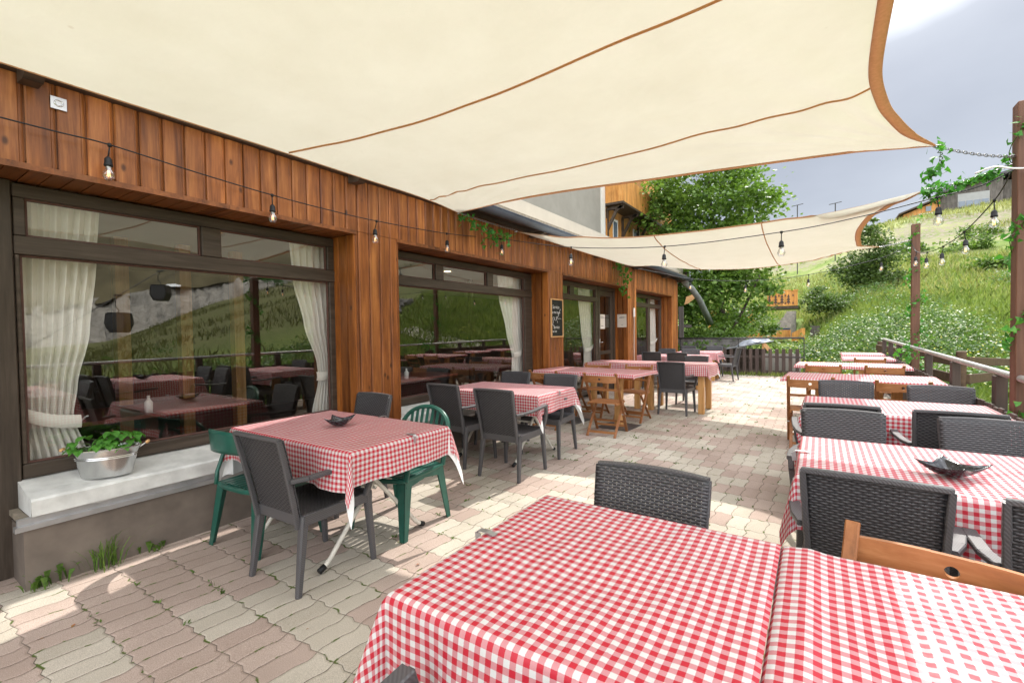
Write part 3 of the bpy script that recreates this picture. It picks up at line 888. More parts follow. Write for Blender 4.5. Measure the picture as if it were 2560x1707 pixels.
# ------------------------------------------------------------------ shade sails
def catmull(pts, t):
    n = len(pts)-1; x = t*n; i = min(n-1, int(x)); f = x-i
    P = [Vector(pts[max(0, min(n, i+k))]) for k in (-1, 0, 1, 2)]
    return .5*((2*P[1])+(-P[0]+P[2])*f+(2*P[0]-5*P[1]+4*P[2]-P[3])*f*f+(-P[0]+3*P[1]-3*P[2]+P[3])*f**3)
def make_sail(name, AB, DC, AD, BC, label, seams, nu=90, nv=110, wr=.011, sag=.02):
    A, B, C_, D = Vector(AB[0]), Vector(AB[-1]), Vector(DC[-1]), Vector(DC[0])
    def S(u, v):
        top = catmull(AB, u); bot = catmull(DC, u); lf = catmull(AD, v); rt = catmull(BC, v)
        bl = A*(1-u)*(1-v)+B*u*(1-v)+D*(1-u)*v+C_*u*v
        p = top*(1-v)+bot*v+lf*(1-u)+rt*u-bl
        p.z -= sag*16*u*(1-u)*v*(1-v)
        for Q, cu_, cv_ in ((A, 0, 0), (B, 1, 0), (C_, 1, 1), (D, 0, 1)):
            d = (p-Q); dd = math.hypot(d.x, d.y)
            if dd < 3.2:
                an = math.atan2(d.y, d.x)
                e_ = min(u, 1-u, v, 1-v)
                p.z += wr*2.3*math.sin(an*34+1.5*noise.noise(Vector((dd*.8, Q.x, Q.y))))*math.exp(-dd/1.15)*min(1, dd*2.2)*(.55+.45*noise.noise(Vector((an*4, Q.x, 1))))
        return p
    root = empty(name, A, 0, label, 'shade sail', 'cream shade sails over the terrace')
    inv = Matrix.Translation(-A)
    def ad(mb, n, m, **k):
        o = mb.build(n, m, None, **k); o.parent = root; o.matrix_parent_inverse = inv; return o
    mb = MB(); mb.grid(S, nu, nv); ad(mb, 'canopy', 'sail', smooth=True)
    # webbing hem along the four edges (just under and over the cloth)
    w = .055
    hem = MB()
    NH = 70
    for k in range(4):
        P = []
        for i in range(NH+1):
            t = i/NH
            P.append({0: S(t, 0), 1: S(t, 1), 2: S(0, t), 3: S(1, t)}[k])
        cen = (A+B+C_+D)/4
        b0 = len(hem.v)
        for i, p in enumerate(P):
            d = (P[min(i+1, NH)]-P[max(i-1, 0)]).normalized(); n = d.cross(Vector((0, 0, 1))).normalized()
            if n.dot(p-cen) < 0: n = -n
            tp_ = min(1., .12+7*(i/NH)*(1-i/NH))
            for q, dz in ((-.004, -.003), (.018 if k != 2 else .002, -.004), (w if k != 2 else .010, -.001)): hem.v.append(tuple(p+n*q*tp_+Vector((0, 0, dz))))
        for i in range(NH):
            for j in (0, 1):
                a = b0+i*3+j; hem.f.append((a, a+1, a+4, a+3))
    ad(hem, 'edge_webbing', 'webbing', smooth=True, solid=.003)
    sm = MB()
    for axis, v0 in seams:
        pts = []
        for i in range(61):
            t = .012+.976*i/60
            lo, hi = .0, 1.
            f = (lambda q: S(t, q).y) if axis == 'y' else (lambda q: S(q, t).x)
            val = v0
            if isinstance(v0, list):
                xx = S(t, .38).x; val = np.interp(xx, [q[0] for q in v0], [q[1] for q in v0])
            inc = f(1.) > f(0.)
            for _ in range(22):
                m = (lo+hi)/2
                if (f(m) < val) == inc: lo = m
                else: hi = m
            p = S(t, lo) if axis == 'y' else S(lo, t); pts.append((p.x, p.y, p.z-.003))
        sm.tube(pts, .0065, 5)
    ad(sm, 'seam_tape', 'seam_thread', smooth=True)
    rg = MB()
    for Q in (A, B, C_, D):
        c = (A+B+C_+D)/4; d = (Q-c); d.z = 0; d.normalize()
        cen = Q+d*.03; s_ = d.cross(Vector((0, 0, 1)))
        rg.tube([cen+d*.032*math.cos(a)+s_*.022*math.sin(a) for a in np.linspace(0, 2*PI, 13)[:-1]], .004, 6, closed=True)
    ad(rg, 'corner_rings', 'galvanised', smooth=True)
    return root
S1A, S1B = (-3.42, 4.05, 2.765), (.645, 4.20, 2.62)
make_sail('shade_sail',
    [S1A, (-2.70, 4.06, 2.79), (-2.05, 4.04, 2.77), (-1.23, 4.14, 2.75), (-.545, 4.24, 2.75), (.02, 4.22, 2.71), (.35, 4.19, 2.66), S1B],
    [(-3.42, -.95, 2.79), (-2.4, -.7, 2.78), (-1.2, -.6, 2.76), (-.2, -.8, 2.74), (.6, -1.1, 2.72)],
    [S1A, (-3.22, 3.5, 2.71), (-3.03, 2.7, 2.65), (-2.95, 1.8, 2.62), (-2.97, .9, 2.62), (-3.12, 0., 2.68), (-3.42, -.95, 2.79)],
    [S1B, (.46, 3.88, 2.63), (.345, 3.63, 2.66), (.273, 3.45, 2.71), (.216, 3.12, 2.755), (.205, 2.55, 2.79), (.21, 1.8, 2.79), (.28, .6, 2.77), (.6, -1.1, 2.72)],
    'large cream shade sail filling the top of the view, over the nearest tables', [('y', [(-3.2, 3.3), (.3, 3.28)]), ('y', [(-3.0, 1.74), (-2.6, 1.88), (-2.2, 1.97), (-1.8, 2.02), (-1.4, 2.04), (-.3, 2.06), (.3, 2.07)])])
S2A, S2B, S2C, S2D = (-3.5, 5.42, 2.79), (.693, 4.98, 2.50), (.76, 9.05, 2.615), (-3.42, 9.85, 2.775)
make_sail('shade_sail',
    [S2A, (-2.98, 5.86, 2.72), (-2.135, 6.15, 2.66), (-1.33, 6.32, 2.66), (-.36, 6.22, 2.65), (.02, 6.0, 2.62), (.397, 5.505, 2.55), S2B],
    [S2D, (-2.80, 9.50, 2.70), (-2.03, 9.55, 2.57), (-1.23, 9.46, 2.49), (-.56, 9.3, 2.485), (-.05, 9.05, 2.51), (.37, 8.80, 2.565), S2C],
    [S2A, (-3.3, 6.4, 2.71), (-3.2, 7.6, 2.68), (-3.28, 8.8, 2.71), S2D],
    [S2B, (.555, 5.21, 2.48), (.45, 5.5, 2.49), (.388, 5.87, 2.50), (.355, 6.5, 2.515), (.361, 7.05, 2.52), (.40, 7.7, 2.53), (.475, 8.3, 2.545), S2C],
    'smaller cream shade sail behind, over the far tables, with two orange seams across it', [('x', -1.85), ('x', -.58)], 70, 60)

# ------------------------------------------------------------------ furniture builders
def uvp(mb_v, f): return [f(p) for p in mb_v]

def make_rattan():
    """moulded wicker armchair, front towards +Y, origin on the floor under the seat"""
    r = empty('wicker_armchair')
    # seat
    mb = MB()
    def seat(u, v):
        x = (u-.5)*(.44+.02*v); y = -.22+.46*v
        return (x, y, .435-.018*math.sin(PI*u)*math.sin(PI*v)-.02*max(0, v-.93)/.07*.5)
    mb.grid(seat, 14, 14)
    mb.build('seat', 'rattan_seat', r, smooth=True, uvs=[(p[0], p[1]) for p in mb.v])
    ap = MB()
    for s in (-1, 1): ap.bar((s*.225, -.22, .402), (s*.232, .235, .402), .02, .062, bev=1)
    ap.bar((-.23, .238, .402), (.23, .238, .402), .02, .062, bev=1); ap.bar((-.21, -.215, .395), (.21, -.215, .395), .02, .07, bev=1)
    ap.build('seat_apron', 'rattan_frame', r)
    # back
    def bk(x, z):
        t = (z-.40)/.47
        return -.225-.085*t-.02*t*t-.018*(1-(x/.21)**2)*t
    mb = MB()
    def back(u, v):
        z = .40+.468*v; x = (u-.5)*(.405+.032*v); return (x, bk(x, z)+.008, z-.006*(2*u-1)**2)
    mb.grid(back, 16, 16)
    mb.build('backrest', 'rattan_weave', r, smooth=True, uvs=[(p[0], p[2]) for p in mb.v], solid=.006)
    fr = MB()
    for s in (-1, 1):
        pts = [(s*(.195+.018*t), bk(s*.2, .40+.47*t)-.010, .36+.50*t) for t in (0, .25, .5, .75, 1)]
        for a, b in zip(pts, pts[1:]): fr.bar(a, b, .030, .024, .026, .020, up=(1, 0, 0), bev=1)
    tp = [(x, bk(x, .87)-.009, .868-.006*(x/.2)**2) for x in np.linspace(-.215, .215, 9)]
    for a, b in zip(tp, tp[1:]): fr.bar(a, b, .028, .020, bev=1)
    fr.build('back_frame', 'rattan_frame', r)
    for s in (-1, 1):
        l = MB(); l.bar((s*.205, -.205, .42), (s*.225, -.262, .0), .048, .046, .030, .030, up=(1, 0, 0), bev=1)
        l.build('leg', 'rattan_frame', r)
        l = MB(); l.bar((s*.222, .215, .42), (s*.238, .243, .0), .046, .044, .030, .030, up=(1, 0, 0), bev=1)
        l.build('leg', 'rattan_frame', r)
    for s in (-1, 1):
        a = MB()
        P = [(s*.215, -.285, .632), (s*.245, -.20, .634), (s*.268, -.05, .642), (s*.275, .10, .655), (s*.275, .205, .662)]
        for p, q in zip(P, P[1:]): a.bar(p, q, .044, .022, bev=1)
        Q = [(s*.275, .200, .658), (s*.272, .215, .60), (s*.262, .205, .50), (s*.240, .190, .42)]
        for p, q in zip(Q, Q[1:]): a.bar(p, q, .036, .030, up=(1, 0, 0), bev=1)
        a.build('armrest', 'rattan_frame', r)
    return r

def tapered_L(mb, top, bot, w, w2, sx, sy):
    """L-section plastic leg"""
    T = Vector(top); B_ = Vector(bot); th = .006
    for (dx, dy) in ((1, 0), (0, 1)):
        a = [T, T+Vector((sx*w*dx, sy*w*dy, 0)), B_+Vector((sx*w2*dx, sy*w2*dy, 0)), B_]
        n = Vector((0, sy*th, 0)) if dx else Vector((sx*th, 0, 0))
        mb.prism(a, n)
def make_green(open_back):
    r = empty('plastic_armchair')
    seat = MB()
    for k in range(9):
        x0 = -.215+k*.048
        seat.box(x0+.004, x0+.044, -.20, .215, .408, .418, bev=.003)
    seat.build('seat', 'green_plastic', r)
    fr = MB()
    fr.tube([(-.225, -.2, .405), (-.235, 0, .405), (-.225, .22, .40), (-.1, .245, .392), (.1, .245, .392), (.225, .22, .40), (.235, 0, .405), (.225, -.2, .405), (.1, -.225, .405), (-.1, -.225, .405)], .017, 8, closed=True)
    for s in (-1, 1):
        fr.prism([(s*.228, -.21, .418), (s*.232, .225, .412), (s*.235, .2, .345), (s*.23, 0, .37), (s*.232, -.2, .34)], (s*.008, 0, 0))
    fr.build('seat_frame', 'green_plastic', r, smooth=False, auto=40)
    for sx in (-1, 1):
        for (yy, yb, sy) in ((-.21, -.262, 1), (.215, .262, -1)):
            l = MB(); tapered_L(l, (sx*.238, yy, .40), (sx*.262, yb, 0), .075, .040, -sx, sy)
            l.build('leg', 'green_plastic', r)
    if open_back:
        # low wrap-around band: arms and back in one sweep
        band = MB()
        def bn(u, v):
            a = PI*(1.0+u); ex = .265; yb = -.30
            if u < .22: t = u/.22; x = -.285+.0*t; y = .12-.24*t; z = .655+.03*t
            elif u > .78: t = (1-u)/.22; x = .285; y = .12-.24*t; z = .655+.03*t
            else:
                t = (u-.22)/.56; an = PI+PI*t; x = .285*math.cos(an); y = -.12+.20*math.sin(an); z = .685+.055*math.sin(PI*t)
            k = math.sin(PI*min(1, max(0, (u-.1)/.8)))
            hh = .028+.045*k
            n_out = .018*k
            zz = z+(v-.5)*hh*2
            q = Vector((x, y, 0)); q2 = q*(1+n_out*(v-.5)*2)
            return (q2.x, q2.y, zz)
        band.grid(bn, 60, 6)
        band.build('back_band', 'green_plastic', r, smooth=True, solid=.008)
        for s in (-1, 1):
            a = MB()
            a.tube([(s*.283, -.11, .675), (s*.288, -.14, .58), (s*.270, -.19, .48), (s*.243, -.215, .40)], .013, 8)
            a.tube([(s*.270, -.19, .66), (s*.288, -.04, .62), (s*.280, .05, .52), (s*.246, .07, .41)], .013, 8)
            a.tube([(s*.285, .115, .655), (s*.283, .17, .60), (s*.262, .20, .50), (s*.243, .21, .40)], .014, 8)
            a.build('armrest', 'green_plastic', r, smooth=True)
    else:
        bf = MB()
        pts = []
        for t in np.linspace(0, 1, 25):
            an = PI*t
            x = -.235*math.cos(an)*(1 if abs(math.cos(an)) < .8 else 1); z = .60+.215*math.sin(an)**.75
            pts.append((x, -.235-.075*(z-.42)/.4-.035*math.sin(an), z))
        pts = [(-.222, -.222, .40)]+pts+[(.222, -.222, .40)]
        for p, q in zip(pts, pts[1:]): bf.bar(p, q, .018, .046, up=(0, 1, 0), bev=1)
        bf.tube(pts, .017, 8)
        bf.build('back_frame', 'green_plastic', r, smooth=False, auto=50)
        sl = MB()
        for k in range(-3, 4):
            x = k*.052; zt = .60+.205*math.sqrt(max(0, 1-(x/.235)**2))**.75
            sl.bar((x*.9, -.232, .42), (x, -.235-.075*(zt-.42)/.4-.033, zt), .024, .008, up=(0, 1, 0))
        sl.build('back_slats', 'green_plastic', r)
        for s in (-1, 1):
            a = MB()
            P = [(s*.235, -.262, .62), (s*.285, -.17, .635), (s*.30, 0, .64), (s*.292, .14, .635), (s*.28, .20, .60), (s*.262, .21, .50), (s*.243, .212, .40)]
            for p, q in zip(P, P[1:]): a.bar(p, q, .044, .016, bev=1)
            a.build('armrest', 'green_plastic', r, auto=50)
    return r

def make_folding():
    """wooden folding chair, front towards +Y"""
    r = empty('wooden_folding_chair')
    s_ = MB()
    for k in range(6): s_.box(-.195, .195, -.185+k*.064, -.185+k*.064+.052, .432, .446, bev=.003)
    s_.box(-.20, -.178, -.19, .20, .412, .4315); s_.box(.178, .20, -.19, .20, .412, .4315)
    s_.build('seat', 'teak', r)
    # curved top rail with a round grip hole
    tr = MB(); nx, nz_ = 40, 9
    H0, H1 = .715, .805
    def P(x, z): return Vector((x, -.245-.035*(1-(x/.22)**2), z))
    hr = .016; cz = .762
    vs = []; fs = []
    N = 24
    ring = [P(hr*math.cos(2*PI*k/N), cz+hr*math.sin(2*PI*k/N)) for k in range(N)]
    outer = []
    for k in range(N):
        a = 2*PI*k/N; c, s2 = math.cos(a), math.sin(a); m = .042/max(abs(c), abs(s2))
        z = min(H1, max(H0, cz+m*s2)); outer.append(P(m*c, z))
    b = MB(); b.add(ring+outer, [(k, (k+1) % N, N+(k+1) % N, N+k) for k in range(N)])
    for s in (-1, 1):
        b.grid(lambda u, v: P(s*(.042+(.215-.042)*u), H0+(H1-H0)*v), 10, 1)
    b.build('top_rail', 'teak', r, smooth=False, solid=.016, recalc=True)
    for s in (-1, 1):
        l = MB(); l.bar((s*.212, -.262, .84), (s*.212, .235, .0), .020, .036, up=(1, 0, 0), bev=1); l.build('leg', 'teak_v', r)
        l = MB(); l.bar((s*.186, .165, .43), (s*.186, -.245, .0), .018, .034, up=(1, 0, 0), bev=1); l.build('leg', 'teak_v', r)
    for X_, Y_, Z_ in ((.205, .185, .085), (.18, -.195, .055), (.205, -.13, .61), (.205, .15, .15)):
        st = MB(); st.bar((-X_, Y_, Z_), (X_, Y_, Z_), .017, .028); st.build('stretcher', 'teak', r)
    hb = MB()
    for s in (-1, 1): hb.tube([(s*.175, .02, .27), (s*.228, .02, .27)], .006, 8)
    hb.build('pivot_bolts', 'zinc', r)
    return r

PROTO = {}
def place(kind, x, y, rz, label, group):
    if kind not in PROTO:
        r = {'rattan': make_rattan, 'green': lambda: make_green(False), 'green_low': lambda: make_green(True), 'fold': make_folding}[kind]()
        PROTO[kind] = r
    else: r = copy_tree(PROTO[kind])
    r.location = (x, y, 0); r.rotation_euler = (0, 0, rz)
    for k in ('label', 'category', 'group'):
        if k in r: del r[k]
    tag(r, label, 'armchair' if kind != 'fold' else 'folding chair', group)
    return r

# tablecloth
def cloth_mesh(w, d, zt, drops, seed=0, amp=.010, step=.02, wr=.0018, ridge=False, inner=0.):
    """rect cloth over a w x d top centred at 0; drops = (-x, +x, -y, +y)"""
    hx, hy = w/2, d/2
    X = sorted(set([round(v, 4) for v in np.arange(-hx-drops[0], hx+drops[1]+1e-6, step)]+[-hx, hx]))
    Y = sorted(set([round(v, 4) for v in np.arange(-hy-drops[2], hy+drops[3]+1e-6, step)]+[-hy, hy]))
    vs = []; uv = []
    rnd = random.Random(seed); ph = [rnd.uniform(0, 6) for _ in range(8)]
    def wav(t, o, k): return amp*(o/.22)*(math.sin(t*9.+ph[k])+.6*math.sin(t*19.+ph[k+4]))+ .25*amp*(o/.22)*math.sin(t*41+ph[k])
    for v in Y:
        for u in X:
            ox = (u-hx) if u > hx else ((-hx-u) if u < -hx else 0); sx = 1 if u > 0 else -1
            oy = (v-hy) if v > hy else ((-hy-v) if v < -hy else 0); sy = 1 if v > 0 else -1
            z = zt; x = u; y = v
            if ox == 0 and oy == 0:
                e_ = min(hx-abs(u), hy-abs(v))
                z = zt + (.6*wr*(math.exp(-((u-hx*.34)/.006)**2)+math.exp(-((u+hx*.34)/.006)**2)+math.exp(-((v-.02)/.006)**2)) + wr*noise.noise(Vector((u*7+seed, v*7, 0)))+wr*1.2*noise.noise(Vector(((u+v)*5+seed, (u-v)*1.6, 9)))+wr*.7*noise.noise(Vector((u*19+seed, v*4, 4))))*min(1, e_*14) - .004*max(0, 1-e_/.008)
                if ridge and u < -hx+.14:
                    tt = (u+hx)/.14; z += .010*math.exp(-((tt-.45)/.22)**2)*(.8+.3*math.sin(v*7+1))
            elif oy == 0:
                o = min(ox, 1); r_ = .010
                x = sx*(hx+r_*(1-math.exp(-o/r_))+.03*o + max(-.02*min(1,o*9), wav(v, o, 0 if sx > 0 else 1))); z = zt-.004-o*.985
            elif ox == 0:
                o = oy; r_ = .010
                y = sy*(hy+r_*(1-math.exp(-o/r_))+.03*o + max(-.02*min(1,o*9), wav(u, o, 2 if sy > 0 else 3))); z = zt-.004-o*.985
            else:
                d_ = math.hypot(ox, oy); a = math.atan2(oy, ox); s2 = math.sin(2*a)
                if inner: d_ *= 1+.62*s2*s2
                fold = .25*s2**1.2+.05+.05*math.sin(a*6+ph[5])*s2
                rho = .010*(1-math.exp(-d_/.01))+d_*fold
                wx = wav(sy*hy, d_, 0 if sx > 0 else 1)*(math.cos(a)**2); wy = wav(sx*hx, d_, 2 if sy > 0 else 3)*(math.sin(a)**2)
                aa = a*.72+.14*PI*s2*0+ (PI/2*.28)*(a/(PI/2))
                rho = max(0, rho-inner*min(1, d_*20)); x = sx*(hx+rho*math.cos(aa)+wx*.6); y = sy*(hy+rho*math.sin(aa)+wy*.6)
                z = zt-.004-math.sqrt(max(0, d_*d_-(d_*fold)**2))*.985
            vs.append((x, y, z)); uv.append((u+50.003+seed*.013, v+50.007+seed*.021))
    nx = len(X); fs = []
    for j in range(len(Y)-1):
        for i in range(nx-1):
            a = j*nx+i; fs.append((a, a+1, a+nx+1, a+nx))
    return vs, fs, uv
def tablecloth(x, y, rz, w, d, zt, drops, label, group='red gingham tablecloths', seed=0, under=None, **k):
    vs, fs, uv = cloth_mesh(w+.012, d+.012, zt, drops, seed, **k)
    mb = MB(); mb.add(vs, fs)
    o = mb.build('tablecloth', 'gingham', None, smooth=True, uvs=uv)
    o.location = (x, y, 0); o.rotation_euler = (0, 0, rz)
    tag(o, label, 'tablecloth', group)
    if under:
        k2 = dict(k); k2.pop('ridge', 0); vs, fs, uv = cloth_mesh(w+.004, d+.004, zt-.004, under, seed, inner=.006, **k2)
        mb = MB(); mb.add(vs, fs); u_ = mb.build('underlay', 'cloth_white', o, smooth=True)
    return o
def tabletop(root, w, d, zt, mat='dark_wood', th=.028):
    mb = MB(); mb.box(-w/2, w/2, -d/2, d/2, zt-th, zt-.006, bev=.004); mb.build('tabletop', mat, root)
def table_folding(x, y, rz, w, d, zt, label, group='tables with bent white metal legs'):
    r = empty('folding_table', (x, y, 0), rz, label, 'table', group)
    tabletop(r, w, d, zt)
    for s in (-1, 1):
        for q in (-1, 1):
            X = s*(w/2-.28)-.0+q*.018
            pts = [(X, -q*.27, zt-.035), (X, q*.02, .42), (X+s*.02*0, q*.27, .14), (X, q*.335, .065), (X, q*.385, .03)]
            P = [catmull(pts, t) for t in np.linspace(0, 1, 18)]
            l = MB(); l.tube(P, .0145, 10); lg = l.build('leg', 'white_metal', r, smooth=True)
            c = MB(); e = Vector(pts[-1]); c.tube([(X, q*.37, .036), (X, q*.41, .019)], .018, 10); c.build('foot_cap', 'black_rubber', lg, smooth=True)
    b = MB(); b.tube([(-(w/2-.28), 0, .40), (w/2-.28, 0, .40)], .010, 8)
    for s in (-1, 1): b.tube([(s*(w/2-.28), .27, zt-.04), (s*(w/2-.28), -.27, zt-.04)], .010, 8)
    b.build('cross_bar', 'white_metal', r, smooth=True)
    return r
def table_post(x, y, rz, w, d, zt, label, group='square tables on one timber post', mat='larch_leg'):
    r = empty('bistro_table', (x, y, 0), rz, label, 'table', group)
    tabletop(r, w, d, zt, 'larch_leg')
    p = MB(); p.box(-.05, .05, -.05, .05, .012, zt-.03, bev=.004); p.build('post', mat, r)
    b = MB(); b.box(-.24, .24, -.24, .24, .0015, .0115, bev=.002); b.build('base_plate', 'steel_plate', r)
    return r
def table_legs(x, y, rz, w, d, zt, label, group='tables on four square timber legs', s=.09, ins=.06, mat='larch_leg'):
    r = empty('timber_table', (x, y, 0), rz, label, 'table', group)
    tabletop(r, w, d, zt, mat, .035)
    for a in (-1, 1):
        for b in (-1, 1):
            cx, cy = a*(w/2-ins-s/2), b*(d/2-ins-s/2)
            l = MB(); l.box(cx-s/2, cx+s/2, cy-s/2, cy+s/2, 0, zt-.036, bev=.004); l.build('leg', mat, r)
    return r
def clip(x, y, z, ax, label):
    """flat metal clip gripping a cloth over the table edge; ax = outward unit (x, y)"""
    o = Vector((ax[0], ax[1], 0)); s = o.cross(Vector((0, 0, 1)))
    mb = MB(); c = Vector((x, y, z)); w = .011
    P = [c-o*.052+Vector((0, 0, .002)), c-o*.02+Vector((0, 0, .006)), c+o*.014+Vector((0, 0, .004)), c+o*.022+Vector((0, 0, -.006)), c+o*.016+Vector((0, 0, -.05))]
    for a, b in zip(P, P[1:]): mb.bar(a, b, w*2, .0022, up=(0, 0, 1))
    k = mb.build('tablecloth_clip', 'zinc'); tag(k, label, 'clip'); return k
def dish(x, y, z, rz, label, s=.115):
    mb = MB()
    def f(u, v):
        a, b = (u-.5)*2, (v-.5)*2
        r = max(abs(a), abs(b)); cr_ = (abs(a)*abs(b))
        k = 1-.22*(1-cr_)*r
        h = .004+.042*r**2.2+.020*cr_**2
        return (a*s*.72*k*(1 if 1 else 0), b*s*.72*k, h)
    mb.grid(f, 16, 16)
    o = mb.build('dish', 'dish', None, smooth=True, solid=.004); o.location = (x, y, z); o.rotation_euler = (0, 0, rz)
    tag(o, label, 'dish'); return o

# ------------------------------------------------------------------ the tables and chairs
GC = 'red gingham tablecloths'
# nearest pair of tables
table_folding(-.50, 1.18, R(.3), .80, .80, .762, 'nearest square table, hidden under its gingham cloth at the bottom of the view')
tablecloth(-.50, 1.18, R(.3), .80, .80, .765, (.34, .0, .36, .20), 'red gingham tablecloth on the nearest table, all its top in view, left of the seam', GC, 11, amp=.018, step=.012, wr=.0042)
table_folding(.335, 1.18, R(.3), .83, .80, .762, 'second near table at the lower right edge, butted against the nearest one')
tablecloth(.335, 1.18, R(.3), .83, .80, .766, (.012, .2, .36, .20), 'red gingham tablecloth with a raised fold beside the seam, at the lower right corner', GC, 12, step=.012, wr=.0038, ridge=True)
CG = 'dark grey wicker armchairs around the tables'
FG_ = 'wooden folding chairs'
place('rattan', -.55, 1.44, PI, 'dark grey wicker armchair, only its back rising behind the nearest gingham table', CG)
place('rattan', -.49, .50, 0, 'dark grey wicker armchair showing only one armrest tip at the bottom edge', CG)
place('fold', .235, 1.375, PI-R(12), 'wooden folding chair whose wide top rail shows close up at the lower right edge', FG_)
# T1
table_folding(-2.80, 1.985, 0, 1.31, .79, .762, 'table with bent white legs in front of the first window')
tablecloth(-2.80, 1.985, 0, 1.31, .79, .765, (.34, .20, .23, .20), 'red gingham tablecloth with a dark dish on it, in front of the first window', GC, 3, amp=.014, wr=.003, under=(.19, .205, .16, .205))
place('rattan', -2.56, 1.63, R(2), 'dark grey wicker armchair nearest the camera on the left, its back towards us', CG)
place('rattan', -3.32, 2.39, PI, 'dark grey wicker armchair facing the camera across the table by the first window', CG)
GG = 'green plastic armchairs'
place('green_low', -3.20, 1.69, R(4), 'dark green plastic armchair with a low open band back, beside the white window sill', GG)
place('green', -2.60, 2.36, PI+R(5), 'dark green plastic armchair with a rounded slatted back, turned towards the camera', GG)
dish(-2.80, 2.0, .767, R(38), 'small dark square dish on the table by the first window')
clip(-2.138, 2.05, .768, (1, 0), 'metal clip on the right edge of the cloth with the dish, by the first window')
clip(-.908, 1.17, .768, (-1, 0), 'metal clip on the left edge of the nearest gingham cloth')
clip(-2.80, 2.388, .768, (0, 1), 'metal clip on the window side edge of the cloth by the first window')
# T2
table_folding(-2.98, 4.33, 0, 1.29, .79, .762, 'table with bent white legs beyond the first table, beside the second window')
tablecloth(-2.98, 4.33, 0, 1.29, .79, .765, (.22, .20, .21, .20), 'red gingham tablecloth by the second window, four wicker armchairs round it', GC, 5, amp=.012, under=(.17, .21, .14, .21))
place('rattan', -3.25, 3.89, R(-2), 'dark grey wicker armchair, left one of the two seen from behind at the second table', CG)
place('rattan', -2.555, 3.80, R(2), 'dark grey wicker armchair, right one of the two seen from behind at the second table', CG)
place('rattan', -3.33, 4.72, PI, 'dark grey wicker armchair at the window corner of the second table, facing the camera', CG)
place('rattan', -2.62, 4.66, PI+R(3), 'dark grey wicker armchair with its arm poking out past the second window table\'s cloth', CG)
clip(-2.328, 4.35, .768, (1, 0), 'metal clip on the right edge of the second table\'s cloth')
# T3: two post tables side by side
for i, (dx, lab, lc) in enumerate(((-.41, 'left one of two joined post tables beyond the second table', 'short edged gingham cloth, left of the two joined ones by the chalkboard'),
                                   (.41, 'right one of two joined post tables beyond the second table', 'short edged gingham cloth, right of the two joined ones by the chalkboard'))):
    a = R(-5); cx, cy = -2.83+dx*math.cos(a), 6.42+dx*math.sin(a)
    table_post(cx, cy, a, .79, .80, .80, lab)
    tablecloth(cx, cy, a, .80, .80, .803, (.045, .045, .045, .045), lc, GC, 20+i, amp=.002, wr=.001)
place('fold', -2.41, 5.88, R(4), 'wooden folding chair in full view at the near side of the joined post tables', FG_)
place('fold', -3.28, 5.93, R(0), 'wooden folding chair mostly hidden behind the second table, near the window pillar', FG_)
place('fold', -2.42, 6.98, PI+R(-4), 'wooden folding chair behind the right post table, its rail above the cloth', FG_)
place('fold', -3.12, 7.05, PI+R(3), 'wooden folding chair behind the left post table, its rail above the cloth', FG_)
# T4: long table on timber legs (two butted)
for i, (cx, w_, lab, lc) in enumerate(((-3.10, 1.04, 'timber legged table nearer the door, left half of the long third row', 'red gingham tablecloth nearer the door, left half of the long third row'),
                                       (-2.03, 1.04, 'timber legged table at the open end of the long third row', 'red gingham tablecloth hanging low at the open end of the long third row'))):
    table_legs(cx, 8.27, 0, w_, .78, .80, lab)
    tablecloth(cx, 8.27, 0, w_+.015, .80, .803, (.02 if i else .16, .20 if i else .02, .17, .17), lc, GC, 30+i, amp=.010, under=(.0, .21, .05, .18) if i else None)
place('rattan', -1.99, 7.89, R(-1), 'dark grey wicker armchair seen from behind at the long third row, nearest the aisle', CG)
place('rattan', -1.98, 9.0, PI, 'dark grey wicker armchair facing the camera behind the long third row', CG)
# T5, T6
table_legs(-2.95, 11.35, 0, 1.5, .8, .76, 'fourth table on the wall side, between the door and the last window')
tablecloth(-2.95, 11.35, 0, 1.51, .81, .763, (.2, .2, .2, .2), 'red gingham tablecloth on the fourth table of the wall side', GC, 40, amp=.010)
place('rattan', -3.24, 10.93, R(1), 'wicker armchair, left of the two seen from behind at the fourth wall side table', CG)
place('rattan', -2.62, 10.82, R(-2), 'wicker armchair, right of the two seen from behind at the fourth wall side table', CG)
place('rattan', -3.36, 12.05, PI, 'dark grey wicker armchair, left one of the two beyond the fourth wall side table', CG)
place('rattan', -2.72, 12.0, PI+R(5), 'dark grey wicker armchair, right one of the two beyond the fourth wall side table', CG)
table_legs(-2.75, 13.35, 0, 1.0, .8, .76, 'last table on the wall side, near the end railing')
tablecloth(-2.75, 13.35, 0, 1.01, .81, .763, (.2, .22, .2, .2), 'red gingham tablecloth on the last wall side table near the end railing', GC, 41, amp=.010)
place('rattan', -3.30, 14.2, PI, 'dark grey wicker armchair, left one of the two backed against the end railing', CG)
place('rattan', -2.55, 14.1, PI, 'dark grey wicker armchair, right one of the two backed against the end railing', CG)
place('rattan', -2.10, 13.4, R(82), 'dark grey wicker armchair standing sideways at the end of the last wall side table', CG)
